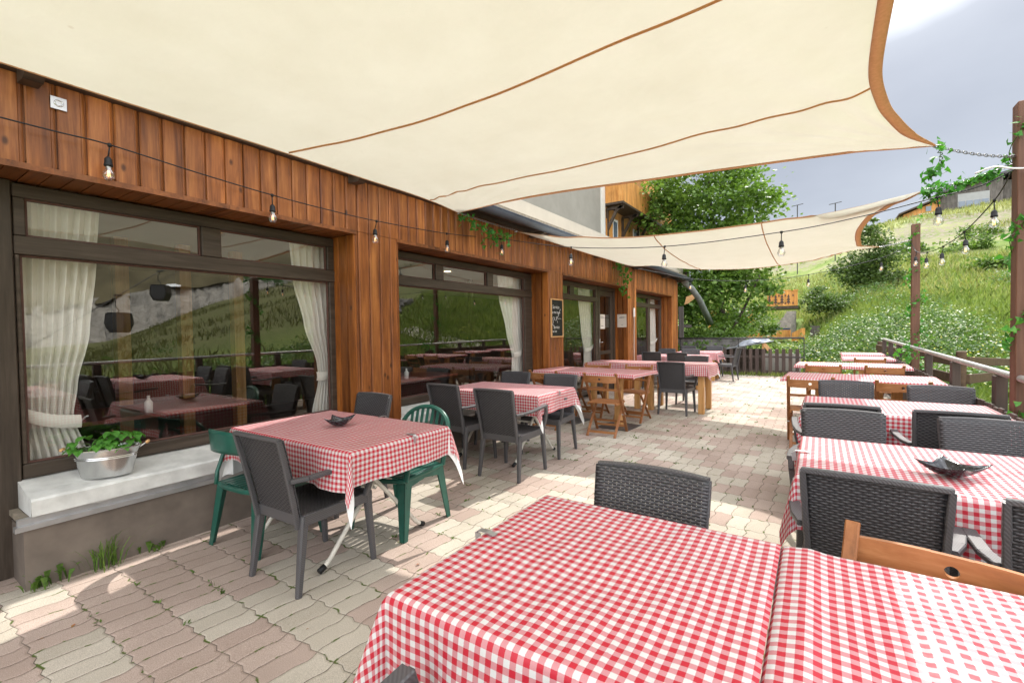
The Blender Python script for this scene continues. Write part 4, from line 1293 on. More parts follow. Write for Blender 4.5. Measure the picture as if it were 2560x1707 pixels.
# right hand row
table_folding(.50, 2.81, 0, 1.16, .84, .762, 'first table of the railing side row, with a dark dish')
tablecloth(.50, 2.81, 0, 1.16, .84, .765, (.23, .05, .24, .2), 'red gingham tablecloth with a dark dish on it, first of the railing side row', GC, 50, amp=.016, step=.016, wr=.003)
dish(.47, 2.66, .767, R(52), 'dark square dish on the first table of the railing side row', .125)
clip(-.092, 2.80, .768, (-1, 0), 'metal clip on the aisle edge of the first cloth in the railing side row')
place('rattan', .175, 2.43, R(-3), 'dark grey wicker armchair seen large from behind at the first railing side table', CG)
place('rattan', .735, 2.36, R(-6), 'dark grey wicker armchair cut by the right edge, at the first railing side table', CG)
place('rattan', .13, 3.29, PI+R(2), 'dark grey wicker armchair facing the camera behind the first railing side cloth, aisle side', CG)
place('rattan', .79, 3.31, PI-R(2), 'wicker armchair facing the camera behind the first railing side cloth, at the right edge', CG)
table_legs(.50, 4.72, 0, 1.2, .8, .76, 'second table of the railing side row, between four wicker armchairs')
tablecloth(.50, 4.72, 0, 1.21, .82, .763, (.12, .03, .24, .15), 'red gingham tablecloth on the second railing side table, between four wicker armchairs', GC, 51, amp=.012)
place('rattan', .11, 4.25, R(2), 'dark grey wicker armchair seen from behind at the second railing side table, aisle side', CG)
place('rattan', .72, 4.24, R(0), 'dark grey wicker armchair seen from behind at the second railing side table, railing side', CG)
place('rattan', .21, 5.24, PI, 'wicker armchair facing the camera beyond the second railing side table, between two wooden chairs', CG)
place('rattan', .86, 5.10, PI-R(3), 'dark grey wicker armchair facing the camera beyond the second railing side table, nearest the railing', CG)
for row, (yc, x0, x1, yn) in enumerate(((6.82, -.36, 1.10, 'third'), (9.0, -.31, 1.11, 'fourth'))):
    w_ = (x1-x0)/2
    for i in (0, 1):
        cx = x0+w_*(i+.5); side = ('aisle half', 'railing half')[i]
        table_post(cx, yc, R(-2.5), w_-.01, .76, .80, '%s of the %s row of post tables on the railing side' % (side, yn))
        tablecloth(cx, yc, R(-2.5), w_+.004, .77, .803, (.03 if i == 0 else .004, .03 if i else .004, .045, .045), 'gingham cloth with a short edge on the %s of the %s railing side row' % (side, yn), GC, 60+row*2+i, amp=.002, wr=.001)
for i, (yc, cx, w_, yn) in enumerate(((10.95, .74, .74, 'fifth'), (12.55, .76, .70, 'last'))):
    table_post(cx, yc, 0, w_, .78, .80, '%s post table of the railing side row' % yn)
    tablecloth(cx, yc, 0, w_+.01, .79, .803, (.045, .045, .045, .045), 'gingham cloth with a short edge on the %s table of the railing side row' % yn, GC, 70+i, amp=.002, wr=.001)
place('fold', -.10, 6.46, R(2), 'wooden folding chair at the aisle corner of the third railing side row', FG_)
place('fold', .73, 6.44, R(-3), 'wooden folding chair at the third railing side row, between two wicker armchair backs', FG_)
place('fold', .05, 8.64, R(-2), 'wooden folding chair at the near side of the fourth railing side row, aisle half', FG_)
place('fold', .76, 8.66, R(3), 'wooden folding chair at the near side of the fourth railing side row, railing half', FG_)
place('fold', .74, 10.55, 0, 'wooden folding chair at the near side of the fifth railing side table', FG_)
# ------------------------------------------------------------------ curtains behind the glass
def curtain(name, L, Rr, label, pleats=7, amp=.022, tie=None, X=-4.13):
    """L, Rr: (z, y) outlines of the left and right edges, from top to bottom"""
    def edge(T, z):
        for (z0, y0), (z1, y1) in zip(T, T[1:]):
            if z1 <= z <= z0:
                t = (z0-z)/(z0-z1); t = t*t*(3-2*t)*.6+t*.4; return y0+(y1-y0)*t
        return T[-1][1]
    zt, zb = L[0][0], L[-1][0]
    mb = MB()
    def f(u, v):
        z = zt+(zb-zt)*v; a, b = edge(L, z), edge(Rr, z)
        wdt = abs(b-a)/abs(L[0][1]-Rr[0][1]); k = min(1, wdt+.25)
        x = X+amp*(math.sin(u*pleats*2*PI+.6*math.sin(v*3))+.35*math.sin(u*pleats*4*PI+v*2))*k
        return (x, a+(b-a)*u, z)
    mb.grid(f, pleats*14, 70)
    c = mb.build(name, 'curtain', None, smooth=True); tag(c, label, 'curtain', 'white curtains behind the windows')
    if tie:
        (z0, ya), (z1, yb) = tie
        t = MB()
        def tf(u, v):
            y = ya+(yb-ya)*u; z = z0+(z1-z0)*u - .03*math.sin(PI*u) + (v-.5)*.085
            return (X+.045+.012*math.sin(PI*u)+.012*math.cos((v-.5)*PI), y, z)
        t.grid(tf, 20, 8); t.build('tieback', 'curtain', c, smooth=True)
        k = MB(); k.tube([(X+.04, yb, z1), (X+.07, yb+.02*(1 if yb > ya else -1), z1+.03), (-4.06, yb+.03*(1 if yb > ya else -1), z1+.03)], .006, 6)
        k.build('tieback_hook', 'zinc', c)
    return c
curtain('curtain', [(2.33, .62), (1.9, .625), (1.2, .63), (.90, .64), (.60, .655)], [(2.33, 1.08), (1.93, 1.05), (1.45, 1.0), (1.10, .93), (.90, .905), (.60, .975)],
        'white pleated curtain tied low at the left end of the first window', 8, .024, ((.99, .60), (.86, .935)))
curtain('curtain', [(2.33, 2.44), (1.93, 2.46), (1.5, 2.56), (1.12, 2.69), (.98, 2.705), (.60, 2.62)], [(2.33, 2.86), (1.93, 2.86), (1.5, 2.87), (1.12, 2.87), (.98, 2.86), (.60, 2.86)],
        'white curtain knotted at the right end of the first window, beside the wide timber pillar', 6, .02, ((1.0, 2.66), (1.06, 2.86)))
curtain('curtain', [(2.33, 5.78), (1.95, 5.80), (1.4, 5.98), (1.0, 6.15), (.60, 6.12)], [(2.33, 6.42), (1.95, 6.45), (1.4, 6.47), (1.12, 6.52), (1.0, 6.48), (.60, 6.50)],
        'white curtain gathered at the right end of the second window', 6, .022, ((1.02, 6.14), (1.12, 6.5)))
curtain('curtain', [(2.33, 8.62), (2.0, 8.62), (1.4, 8.72), (.95, 8.86), (.2, 8.80)], [(2.33, 9.22), (2.0, 9.24), (1.4, 9.25), (1.1, 9.27), (.95, 9.25), (.2, 9.26)],
        'white curtain in the tall third window, next to the dark door', 6, .022, ((.98, 8.84), (1.06, 9.27)))
curtain('curtain', [(2.33, 13.05), (2.0, 13.10), (1.4, 13.2), (.95, 13.3), (.6, 13.25)], [(2.33, 13.85), (2.0, 13.9), (1.4, 13.92), (1.1, 13.95), (.95, 13.9), (.6, 13.9)],
        'white curtain at the right of the last window near the far corner', 6, .022, ((.98, 13.28), (1.08, 13.95)))
curtain('curtain', [(2.33, 10.95), (2.0, 10.95), (1.4, 11.0), (.95, 11.0), (.6, 11.0)], [(2.33, 12.3), (2.0, 12.2), (1.4, 11.9), (.95, 11.5), (.6, 11.6)],
        'sheer white curtain at the left of the last window near the far corner', 7, .022)

# ------------------------------------------------------------------ signs, sockets and small wall things
def text(s, size, name, mat, parent, M, align='LEFT', ext=.0006, sx=1.):
    cu_ = bpy.data.curves.new(name, 'FONT'); cu_.body = s; cu_.size = size; cu_.extrude = ext; cu_.align_x = align; cu_.resolution_u = 3
    o = bpy.data.objects.new(name, cu_); COL.objects.link(o)
    bpy.context.view_layer.update()
    me = bpy.data.meshes.new_from_object(o.evaluated_get(bpy.context.evaluated_depsgraph_get()))
    bpy.data.objects.remove(o); bpy.data.curves.remove(cu_)
    me.transform(M @ Matrix.Diagonal((sx, 1, 1, 1))); me.materials.clear(); me.materials.append(MM[mat]); me.name = name
    o = bpy.data.objects.new(name, me); COL.objects.link(o)
    if parent: o.parent = parent
    return o
cb = empty('chalkboard', (-3.655, 6.59, 1.29), 0, 'narrow chalkboard in a pale wooden frame, hung on the pillar left of the door', 'chalkboard')
b = MB(); b.box(.004, .016, .02, .40, .02, .62); b.build('board', 'chalkboard', cb)
b = MB()
for (a, c, d, e_) in ((0, .42, 0, .022), (0, .42, .618, .64), (0, .022, .0225, .6175), (.398, .42, .0225, .6175)): b.box(.0, .026, a, c, d, e_, bev=.003)
b.build('frame', 'pine_frame', cb)
def wallM(y, z, x=.0165, slant=0.):
    return Matrix(((0, 0, 1, x), (1, slant, 0, y), (0, 1, 0, z), (0, 0, 0, 1)))
text('Service', .085, 'lettering', 'chalk', cb, wallM(.05, .475, slant=.12), sx=.95)
text('at the bar', .06, 'lettering', 'chalk', cb, wallM(.04, .395), sx=1.)
text('Service', .078, 'lettering', 'chalk', cb, wallM(.08, .145, slant=.12), sx=.9)
text('au bar', .06, 'lettering', 'chalk', cb, wallM(.045, .085), sx=1.)
fl = MB()
fl.tube([catmull([(.018, .03, .20), (.018, .07, .26), (.018, .055, .32), (.018, .10, .335), (.018, .12, .29), (.018, .17, .285), (.018, .20, .33), (.018, .24, .35), (.018, .28, .42), (.018, .325, .47)], t) for t in np.linspace(0, 1, 40)], .0035, 5)
fl.tube([catmull([(.018, .06, .21), (.018, .10, .18), (.018, .12, .15)], t) for t in np.linspace(0, 1, 8)], .003, 5)
fl.tube([catmull([(.018, .19, .29), (.018, .17, .33), (.018, .20, .345), (.018, .23, .31), (.018, .30, .315), (.018, .35, .305)], t) for t in np.linspace(0, 1, 20)], .003, 5)
fl.tube([(.018, .26, .40), (.018, .31, .41)], .005, 5); fl.tube([(.018, .205, .275), (.018, .225, .24)], .003, 5)
fl.build('chalk_drawing', 'chalk', cb)
nt_ = empty('paper_notice', (-3.85, 10.283, 1.45), 0, 'white paper notice pinned on the timber jamb right of the door', 'notice')
b = MB(); b.box(-.07, .15, -.004, -.002, 0, .30); b.build('sheet', 'paper', nt_)
Mn = Matrix(((1, 0, 0, 0), (0, 0, 1, -.0045), (0, 1, 0, 0), (0, 0, 0, 1)))
b = MB()
for i, (a, c, z) in enumerate(((-.045, -.01, .272), (.0, .09, .245), (-.03, .13, .225), (-.03, .09, .214), (.02, .07, .055))): b.box(a, c, -.0062, -.0045, z, z+.006)
b.build('printed_lines', 'ink', nt_)
dn = empty('paper_notice', (-4.005, 9.46, 1.42), 0, 'faded notice taped inside the door glass', 'notice')
b = MB(); b.box(.003, .0045, 0, .27, 0, .32); b.build('sheet', 'paper', dn)
b = MB()
for a, c, z in ((.03, .2, .27), (.03, .24, .24), (.05, .18, .06)): b.box(.0048, .0055, a, c, z, z+.008)
b.build('printed_lines', 'ink', dn)
so = empty('extension_socket', (-3.655, 10.62, 1.83), 0, 'white extension socket hanging on the timber wall, its white cable running down', 'socket')
b = MB(); b.box(.0, .035, -.035, .035, -.14, .07, bev=.01); b.build('body', 'white_plastic', so)
b = MB(); b.tube([catmull([(.018, 0, -.13), (.015, .01, -.3), (.012, 0, -.9), (.012, .02, -1.4), (.012, .0, -1.8)], t) for t in np.linspace(0, 1, 24)], .006, 6); b.build('cable', 'cable_white', so, smooth=True)
b = MB(); b.tube([catmull([(.01, -.02, .07), (.008, -.03, .3), (.008, -.02, .60), (.008, -.04, 1.03)], t) for t in np.linspace(0, 1, 16)], .004, 6); b.build('upper_cable', 'cable_black', so, smooth=True)
pl = empty('anchor_plate', (-3.655, .79, 2.765), 0, 'small square steel anchor plate on the timber wall at top left', 'anchor plate')
b = MB(); b.box(0, .004, -.035, .035, -.035, .035, bev=.001); b.build('plate', 'zinc', pl)
b = MB(); b.tube([(.005+.0, .018*math.cos(a), .016*math.sin(a)) for a in np.linspace(0, 2*PI, 17)[:-1]], .004, 6, closed=True); b.build('eye', 'galvanised', pl, smooth=True)

# ------------------------------------------------------------------ bucket with a strawberry plant on the sill
bk = empty('zinc_bucket', (-3.80, .985, .5315), R(62), 'oval galvanised bucket planter with a leafy strawberry plant on the white sill', 'planter')
b = MB()
prof = [(0, .002), (.70, .0), (.72, .004), (.86, .115), (.88, .118), (.865, .122), (.885, .128), (.87, .132), (.97, .172), (1.0, .176), (1.0, .182), (.96, .181), (.85, .12), (.70, .02)]
b.lathe([(r*.178, z) for r, z in prof], (0, 0, 0), 40, 1., .62); b.build('bucket', 'galvanised', bk, smooth=False, auto=35)
b = MB(); b.lathe([(0, .150), (.152, .148)], (0, 0, 0), 30, 1., .6); b.build('soil', 'soil', bk)
for s in (-1, 1):
    b = MB(); b.tube([(s*.172, -.03, .165), (s*.20, -.03, .185), (s*.21, 0, .19), (s*.20, .03, .185), (s*.172, .03, .165)], .004, 6); h_ = b.build('handle', 'galvanised', bk, smooth=True)
    b = MB(); b.tube([(s*.211, -.022, .19), (s*.211, .022, .19)], .010, 8); b.build('wooden_grip', 'pine_frame', h_, smooth=True)
sp_ = empty('strawberry_plant', (-3.80, .985, .682), 0, 'bright green strawberry plant growing out of the zinc bucket', 'plant')
rn = random.Random(5); st = MB(); lf = MB()
for k in range(22):
    a = rn.uniform(0, 2*PI); rr = rn.uniform(.02, .135); hh = rn.uniform(.04, .13)*(1.25-rr*3)
    c = Vector((rr*math.cos(a)*.75, rr*math.sin(a)*1.15, hh)); st.tube([(c.x*.15, c.y*.15, 0), (c.x*.6, c.y*.6, hh*.8), c], .0022, 5)
    for j in range(3):
        an = a+(j-1)*1.25; d = Vector((math.cos(an), math.sin(an), .05)); s_ = Vector((-math.sin(an), math.cos(an), 0)); L_ = rn.uniform(.040, .058); n = Vector((0, 0, 1))
        ring = []
        for i, (t, w_) in enumerate(((0, 0), (.2, .30), (.45, .46), (.75, .42), (.95, .2), (1.0, 0))):
            ring.append((t, w_))
        cen = [c+d*L_*t-n*.012*t*t*3 for t, w_ in ring]
        Lf = [c+d*L_*t+s_*L_*w_+n*(.010*w_*2-.03*t*t) for t, w_ in ring[1:-1]]; Rt = [c+d*L_*t-s_*L_*w_+n*(.010*w_*2-.03*t*t) for t, w_ in ring[1:-1]]
        base = len(lf.v); lf.v += [tuple(q) for q in cen+Lf+Rt]
        m = len(cen); k_ = len(Lf)
        for i in range(m-1):
            for side, off in ((1, m), (-1, m+k_)):
                q = [base+i, base+i+1]
                if i+1 <= k_: q.append(base+off+i) if i < k_ else None
                if i-1 >= 0 and i-1 < k_: q.append(base+off+i-1)
                q = list(dict.fromkeys(q))
                if len(q) >= 3: lf.f.append(tuple(q if side > 0 else q[::-1]))
st.build('stems', 'weed_leaf', sp_, smooth=True); lf.build('leaves', 'strawberry_leaf', sp_, smooth=True)

# ------------------------------------------------------------------ posts, railings, fences
pb = empty('wooden_post', (1.205, 4.72, -.4), 0, 'tall reddish brown wooden post with ivy at the right edge, holding both shade sails', 'post', 'wooden posts holding the sails')
b = MB(); b.box(-.06, .06, -.06, .06, 0, 3.36, bev=.005); b.build('shaft', 'post_wood', pb)
b = MB(); b.tube([(-.06, 0, 3.0), (-.09, 0, 3.0)], .010, 8); b.tube([(-.075, .012*math.cos(t), 3.0+.018*math.sin(t)) for t in np.linspace(0, 2*PI, 13)[:-1]], .004, 6, closed=True); b.build('bracket', 'zinc', pb)
pm = empty('wooden_post', (1.30, 9.96, -.4), 0, 'slim reddish brown wooden post with ivy standing in the railing farther back', 'post', 'wooden posts holding the sails')
b = MB(); b.box(-.053, .053, -.053, .053, 0, 3.45, bev=.005); b.build('shaft', 'post_wood', pm)

RA, RB = Vector((1.175, 4.6, 1.027)), Vector((1.212, 13.4, 1.094))
def railp(y):
    t = (y-RA.y)/(RB.y-RA.y); p = RA+(RB-RA)*t; return p
rl = empty('terrace_railing', (1.2, 6, 0), 0, 'terrace railing on the right with a grey metal handrail over brown posts and low pickets', 'railing')
invr = Matrix.Translation((-1.2, -6, 0))
def prt(mb, n, m, root, inv, **k):
    o = mb.build(n, m, None, **k); o.parent = root; o.matrix_parent_inverse = inv; return o
b = MB(); b.tube([railp(y) for y in np.linspace(-3.2, 13.4, 24)], .025, 14); prt(b, 'handrail', 'rail_metal', rl, invr, smooth=True)
for y in (13.3, 12.1, 10.9, 8.06, 6.6, 5.13, 3.7, 2.3, .9, -.5, -1.9):
    p = railp(y); b = MB(); b.box(p.x-.035, p.x+.035, y-.05, y+.05, 0, p.z-.025, bev=.004); prt(b, 'post', 'brown_fence', rl, invr)
y = -3.1; k = 0
while y < 13.4:
    if y > 5.2 or k % 2 == 0 or True:
        p = railp(y); b = MB(); b.box(p.x-.075, p.x-.058, y-.05, y+.05, .03, .79+.01*math.sin(k*3.1), bev=.003)
        if y > 1.6: prt(b, 'picket', 'brown_fence', rl, invr)
    y += .125; k += 1
b = MB()
for z in (.14, .66): b.bar(railp(-3.1)*1-Vector((.045, 0, railp(-3.1).z-z)), railp(13.35)-Vector((.045, 0, railp(13.35).z-z)), .02, .045)
for zz in (): pass
prt(b, 'picket_rails', 'brown_fence', rl, invr)

er = empty('end_railing', (-2.03, 15.0, 0), 0, 'thin dark metal railing across the far end of the terrace', 'railing')
b = MB(); b.tube([(-1.68, 0, 1.085), (1.68, 0, 1.085)], .024, 10); b.build('handrail', 'dark_metal', er, smooth=True)
for x in (-1.62, .03, 1.67):
    b = MB(); b.box(x-.012, x+.012, -.012, .012, 0, 1.06); b.build('post', 'dark_metal', er)
b = MB(); b.box(1.27, 1.66, -.01, .01, .53, .56); b.build('lower_bar', 'dark_metal', er)
pf = empty('picket_fence', (-1.45, 15.08, 0), 0, 'low dark brown picket fence in front of the shed at the far end', 'fence')
for i, x in enumerate([-.93, -.75, -.57, -.40, -.235, -.07, .095, .27, .435, .60, .765, .93]):
    b = MB(); b.box(x-.045, x+.045, -.012, .012, .04, .775, bev=.003); b.build('picket', 'brown_fence', pf)
b = MB(); b.box(-1., 1., .0125, .035, .52, .57); b.build('rail', 'brown_fence', pf)
b = MB(); b.box(-1., 1., .0125, .035, .08, .16); b.build('rail', 'brown_fence', pf)

bf_ = empty('beam_fence', (1.88, 10.3, 0), 0, 'rustic fence of thick brown horizontal beams outside the terrace railing', 'fence')
invb = Matrix.Translation((-1.88, -10.3, 0))
pts = [(1.34, 15.6, .98), (1.90, 10.2, .975), (4.05, 16.6, .60), (8.5, 19.5, .60)]
for (x, y, z) in pts:
    b = MB(); b.tube([(x, y, hgt_at(x, y)-.3), (x, y, z-.01), (x, y, z)], [.065, .065, .055], 12); prt(b, 'post', 'beam_wood', bf_, invb, smooth=False, auto=40)
for (p, q) in zip(pts, pts[1:]):
    for k, dz in enumerate((.115, .40)):
        b = MB(); a_ = Vector((p[0], p[1], p[2]-dz-.05)); c_ = Vector((q[0], q[1], q[2]-dz-.05)); d_ = (c_-a_).normalized()
        off = d_.cross(Vector((0, 0, 1)))*.075
        b.bar(a_+off, c_+off, .045, .155, bev=1); prt(b, 'beam', 'beam_wood', bf_, invb)

sh = empty('lean_to_shed', (-1.9, 16.0, 0), 0, 'little lean-to shed with a sloping corrugated roof behind the picket fence', 'shed')
b = MB()
def cor(u, v):
    x = -.72+1.42*u; return (x, -.55+1.1*v, .70+.27*u+.012*math.sin(v*60))
b.grid(cor, 6, 120); b.build('roof', 'corrugated', sh, smooth=True, solid=.01)
for x in (-.62, .50):
    b = MB(); b.box(x-.03, x+.03, -.5, -.44, -.3, .70+.27*(x+.72)/1.42-.02); b.build('post', 'larch_leg', sh)
b = MB(); b.box(-.65, .52, .3, .33, -.3, .72); b.build('back_wall', 'dark_wood', sh)
b = MB(); b.bar((.52, -.5, .92), (.66, -.5, .72), .02, .10); b.build('brace', 'pine_frame', sh)
tp_ = MB()
def tf2(u, v):
    a = 2*PI*u; r = (1-v)*(.42+.06*math.sin(a*3)+.04*math.sin(a*5+1))
    x = r*math.cos(a)*1.05; y = r*math.sin(a)*.8
    return (x, y, .012+.15*(1-(1-v)**2.2)+.02*math.sin(a*4+v*5)*(1-v)+.19*x)
tp_.grid(tf2, 40, 10); o = tp_.build('tarpaulin', 'tarp', None, smooth=True); o.location = (-1.75, 16.0, .885); tag(o, 'crumpled grey tarpaulin lying on the shed roof', 'tarpaulin')
sw = MB()
def swf(u, v):
    x = -9+6.9*u; z = -.6+1.62*v; return (x, 17.3+.05*noise.noise(Vector((x*3, z*6, 0))), z)
sw.grid(swf, 70, 16); sw.box(-9, -2.1, 17.36, 17.7, -.6, 1.0)
tag(sw.build('stone_wall', 'stone_wall'), 'low grey stone wall under the tree behind the end railing', 'wall')
q_ = on_y(1704, 760, 16.4)
wp = MB(); wp.box(q_.x-.09, q_.x+.06, 16.35, 16.45, -.4, 2.15); wp.box(q_.x+.062, q_.x+.32, 16.38, 16.42, 1.42, 1.52); wp.box(q_.x+.062, q_.x+.34, 16.38, 16.42, .95, 1.06)
wpo = wp.build('weathered_post', 'grey_wood'); tag(wpo, 'weathered grey post with short boards under the drainpipe, in front of the maple', 'post')
ws = MB(); ws.add([tuple(on_y(*c, 16.3)) for c in ((1711, 762), (1716, 742), (1742, 732), (1738, 745), (1722, 758))], [(0, 1, 2, 3, 4)])
tag(ws.build('plywood_scrap', 'pine_frame', solid=.02), 'bent pale wooden board under the drainpipe', 'board')
# white panel pieces behind the pickets
b = MB(); b.box(-1.36, -.45, 15.5, 15.53, .1, .62)
tag(b.build('fibre_cement_panel', 'render_grey'), 'pale grey panel leaning behind the picket fence', 'panel')

# ------------------------------------------------------------------ chains, string lights
def chain(p, q, label, sag=.03, n=None, double=False):
    p, q = Vector(p), Vector(q); L_ = (q-p).length; n = n or int(L_/.030)
    pts = [p.lerp(q, t)-Vector((0, 0, sag*4*t*(1-t))) for t in np.linspace(0, 1, n+1)]
    mb = MB()
    for i, (a, b_) in enumerate(zip(pts, pts[1:])):
        c = (a+b_)/2; d = (b_-a).normalized(); u = d.cross(Vector((0, 0, 1))).normalized(); w_ = u.cross(d)
        s_ = u if i % 2 else w_
        mb.tube([c+d*.021*math.cos(t)+s_*.010*math.sin(t) for t in np.linspace(0, 2*PI, 9)[:-1]], .0028, 4, closed=True)
    o = mb.build('steel_chain', 'chain_steel', None, smooth=True); tag(o, label, 'chain', 'chains stretching the sails'); return o
PA = (1.14, 4.70, 2.59)
chain(S1B, PA, 'steel chain from the large sail to the right hand post', .02)
chain(S2B, (1.14, 4.74, 2.55), 'ivy-wrapped steel chain from the smaller sail to the right hand post', .02)
chain(S2C, (1.245, 9.92, 2.80), 'steel chain from the smaller sail to the slim far post', .01)
chain(S1A, (-3.50, 5.38, 2.80), 'steel chain with leaves between the sails\' corners along the timber wall', .01)
chain(S2D, (-3.62, 9.80, 2.80), 'short steel chain from the far sail corner to the timber wall', .0)

def string_lights(label, cable, bulbs, drop=.075, sc=1., white=False):
    c0 = Vector(cable[0])
    root = empty('string_lights', c0, 0, label, 'string lights', 'strings of bulbs over the terrace'); inv = Matrix.Translation(-c0)
    pts = []
    n = len(cable)-1
    for i in range(n*10+1): pts.append(catmull(cable, i/(n*10)))
    b = MB(); b.tube(pts, .0045, 6); prt(b, 'cable', 'cable_white' if white else 'cable_black', root, inv, smooth=True)
    rn = random.Random(len(label))
    for q in bulbs:
        q = Vector(q); sw_ = Vector((rn.uniform(-.012, .012), rn.uniform(-.012, .012), 0))
        b = MB(); b.tube([q+Vector((0, 0, .008)), q-Vector((0, 0, .012))], .011, 8); b.tube([q, q-Vector((0, 0, drop*.5))+sw_*.4, q-Vector((0, 0, drop))+sw_], .004, 6)
        e_ = q-Vector((0, 0, drop))+sw_
        b.lathe([(.004, .0), (.012, -.006), (.019, -.018), (.0205, -.045), (.0225, -.047), (.0225, -.060), (.017, -.062), (0, -.062)], e_, 14)
        s_ = prt(b, 'socket', 'black_rubber', root, inv, smooth=True)
        b = MB(); b.lathe([(.015, -.058), (.0155, -.068), (.020, -.080), (.030, -.098), (.0325, -.112), (.029, -.128), (.018, -.141), (.006, -.146), (0, -.1465)], e_, 16)
        g = b.build('bulb', 'bulb_glass', None, smooth=True); g.parent = s_
        b = MB(); b.lathe([(.0135, -.060), (.0135, -.072), (.006, -.078), (.004, -.088), (0, -.088)], e_, 12); c_ = b.build('bulb_cap', 'zinc', None, smooth=True); c_.parent = s_
        b = MB()
        for a in range(4):
            an = a*PI/2; b.tube([e_+Vector((.004*math.cos(an), .004*math.sin(an), -.086)), e_+Vector((.008*math.cos(an), .008*math.sin(an), -.122))], .0013, 4)
        f_ = b.build('filament', 'filament', None); f_.parent = s_
    return root
D_ = 1.0884
a_, b2_ = (-3.6, 5.2), (1.14, 4.70)
wall_pts = [(-3.61, -1.5, 2.60), (-3.6, .30, 2.585), (-3.6, .75, 2.583), (-3.6, 1.0, 2.585), (-3.6, 1.5, 2.545), (-3.6, 2.0, 2.515), (-3.6, 2.5, 2.503), (-3.6, 3.03, 2.505), (-3.6, 4.05, 2.552), (-3.6, 5.14, 2.66)]
cross = [on_vplane(x*D_, y*D_, a_, b2_) for x, y in ((1312, 568), (1527, 566), (1795, 533), (1975, 498), (2153, 453), (2250, 428))]+[Vector((1.145, 4.68, 2.50))]
string_lights('black cable of clear bulbs running along the timber wall then across to the right post', wall_pts+[tuple(c) for c in cross],
              [wall_pts[3], wall_pts[5], wall_pts[7], wall_pts[8], wall_pts[9], cross[0], cross[1], cross[2], cross[4]])
PB = [(1.145, 4.79, 2.50)]+[tuple(on_vplane(x, y, (1.16, 4.7), (1.24, 9.92))) for x, y in ((2486, 501), (2411, 579.6), (2358.5, 616), (2318.6, 630.6), (2291.5, 629))]+[(1.245, 9.90, 2.74)]
string_lights('sagging black cable of clear bulbs between the two wooden posts', PB, PB[1:6])
PC = [(1.245, 9.90, 2.74)]+[tuple(on_vplane(x, y, (-3.5, 9.95), (1.24, 9.9))) for x, y in ((2202, 645), (2022, 686.6), (1864.8, 702), (1725.5, 696.6), (1640, 680))]+[(-3.6, 9.9, 2.80)]
string_lights('black cable of clear bulbs crossing under the smaller sail to the timber wall', PC, PC[1:5])
b = MB(); b.tube([catmull([(.93, 4.65, 2.50), (1.02, 4.60, 2.515), (1.12, 4.59, 2.48), (1.30, 4.58, 2.45)], t) for t in np.linspace(0, 1, 16)], .006, 6)
tag(b.build('white_cable', 'cable_white', smooth=True), 'short white cable passing across the right hand post', 'cable')
b = MB()
e_ = Vector((1.195, 4.57, 2.50)); b.lathe([(.004, .0), (.012, -.006), (.019, -.018), (.0205, -.045), (.0225, -.060), (.017, -.062), (0, -.062)], e_, 14)
e_b = empty('hanging_bulb', e_, 0, 'clear bulb hanging against the right hand post', 'light bulb')
prt(b, 'socket', 'black_rubber', e_b, Matrix.Translation(-e_), smooth=True)
b = MB(); b.lathe([(.015, -.058), (.020, -.080), (.030, -.098), (.0325, -.112), (.029, -.128), (.018, -.141), (0, -.1465)], e_, 16); prt(b, 'bulb', 'bulb_glass', e_b, Matrix.Translation(-e_), smooth=True)

# ------------------------------------------------------------------ ivy
def ivy(path, n, spread, size, label, stems=True, hang=0.):
    pts = [catmull(path, t) for t in np.linspace(0, 1, 60)]
    P = []
    for k in range(n):
        p = pts[RNG.integers(0, 60)].copy(); p += Vector(RNG.normal(size=3))*spread
        if hang: p.z -= abs(RNG.normal())*hang
        P.append(tuple(p))
    root = empty('ivy_garland', path[0], 0, label, 'ivy', 'ivy garlands'); inv = Matrix.Translation(-Vector(path[0]))
    o = leaves('leaves', P, size, 'ivy_leaf', None, shape='ivy', aspect=.95); o.parent = root; o.matrix_parent_inverse = inv
    b = MB(); b.tube([p+Vector((.01*math.sin(i*1.1), .01*math.cos(i*1.3), 0)) for i, p in enumerate(pts)], .003, 5)
    for k in range(n//9):
        p = Vector(P[RNG.integers(0, n)]); q = pts[RNG.integers(0, 60)]
        if (p-q).length < .35: b.tube([q, (p+q)/2-Vector((0, 0, .02)), p], .0015, 4)
    prt(b, 'stem', 'weed_leaf', root, inv, smooth=True)
    return root
def spiral(x, y, z0, z1, r, turns):
    return [(x+r*math.cos(2*PI*turns*t), y+r*math.sin(2*PI*turns*t), z0+(z1-z0)*t) for t in np.linspace(0, 1, 26)]
ivy(spiral(1.205, 4.72, .3, 3.0, .085, 4), 300, .030, .040, 'ivy climbing round the tall right hand post')
ivy(spiral(1.30, 9.96, .2, 3.08, .07, 5), 280, .035, .045, 'ivy climbing round the slim far post')
ivy([(.66, 4.22, 2.62), (.685, 4.26, 2.54), (.66, 4.3, 2.47), (.63, 4.3, 2.43)], 40, .032, .040, 'ivy strand dangling from the corner of the large sail')
ivy([(.71, 4.96, 2.47), (.82, 4.88, 2.475), (.95, 4.83, 2.49), (1.08, 4.80, 2.52)], 130, .026, .038, 'ivy garland wrapped along the smaller sail\'s chain by the right hand post')
ivy([(.71, 4.95, 2.49), (.73, 4.93, 2.43), (.76, 4.92, 2.37)], 26, .024, .040, 'short ivy strand hanging at the near corner of the smaller sail')
ivy([(-3.45, 4.12, 2.74), (-3.47, 4.35, 2.71), (-3.47, 4.6, 2.70)], 46, .03, .045, 'small leafy sprig on the wall chain at the large sail\'s corner')
ivy([(-3.49, 4.65, 2.70), (-3.50, 4.9, 2.68), (-3.5, 5.2, 2.74)], 80, .035, .045, 'leafy sprig on the wall chain nearer the second sail', hang=.08)
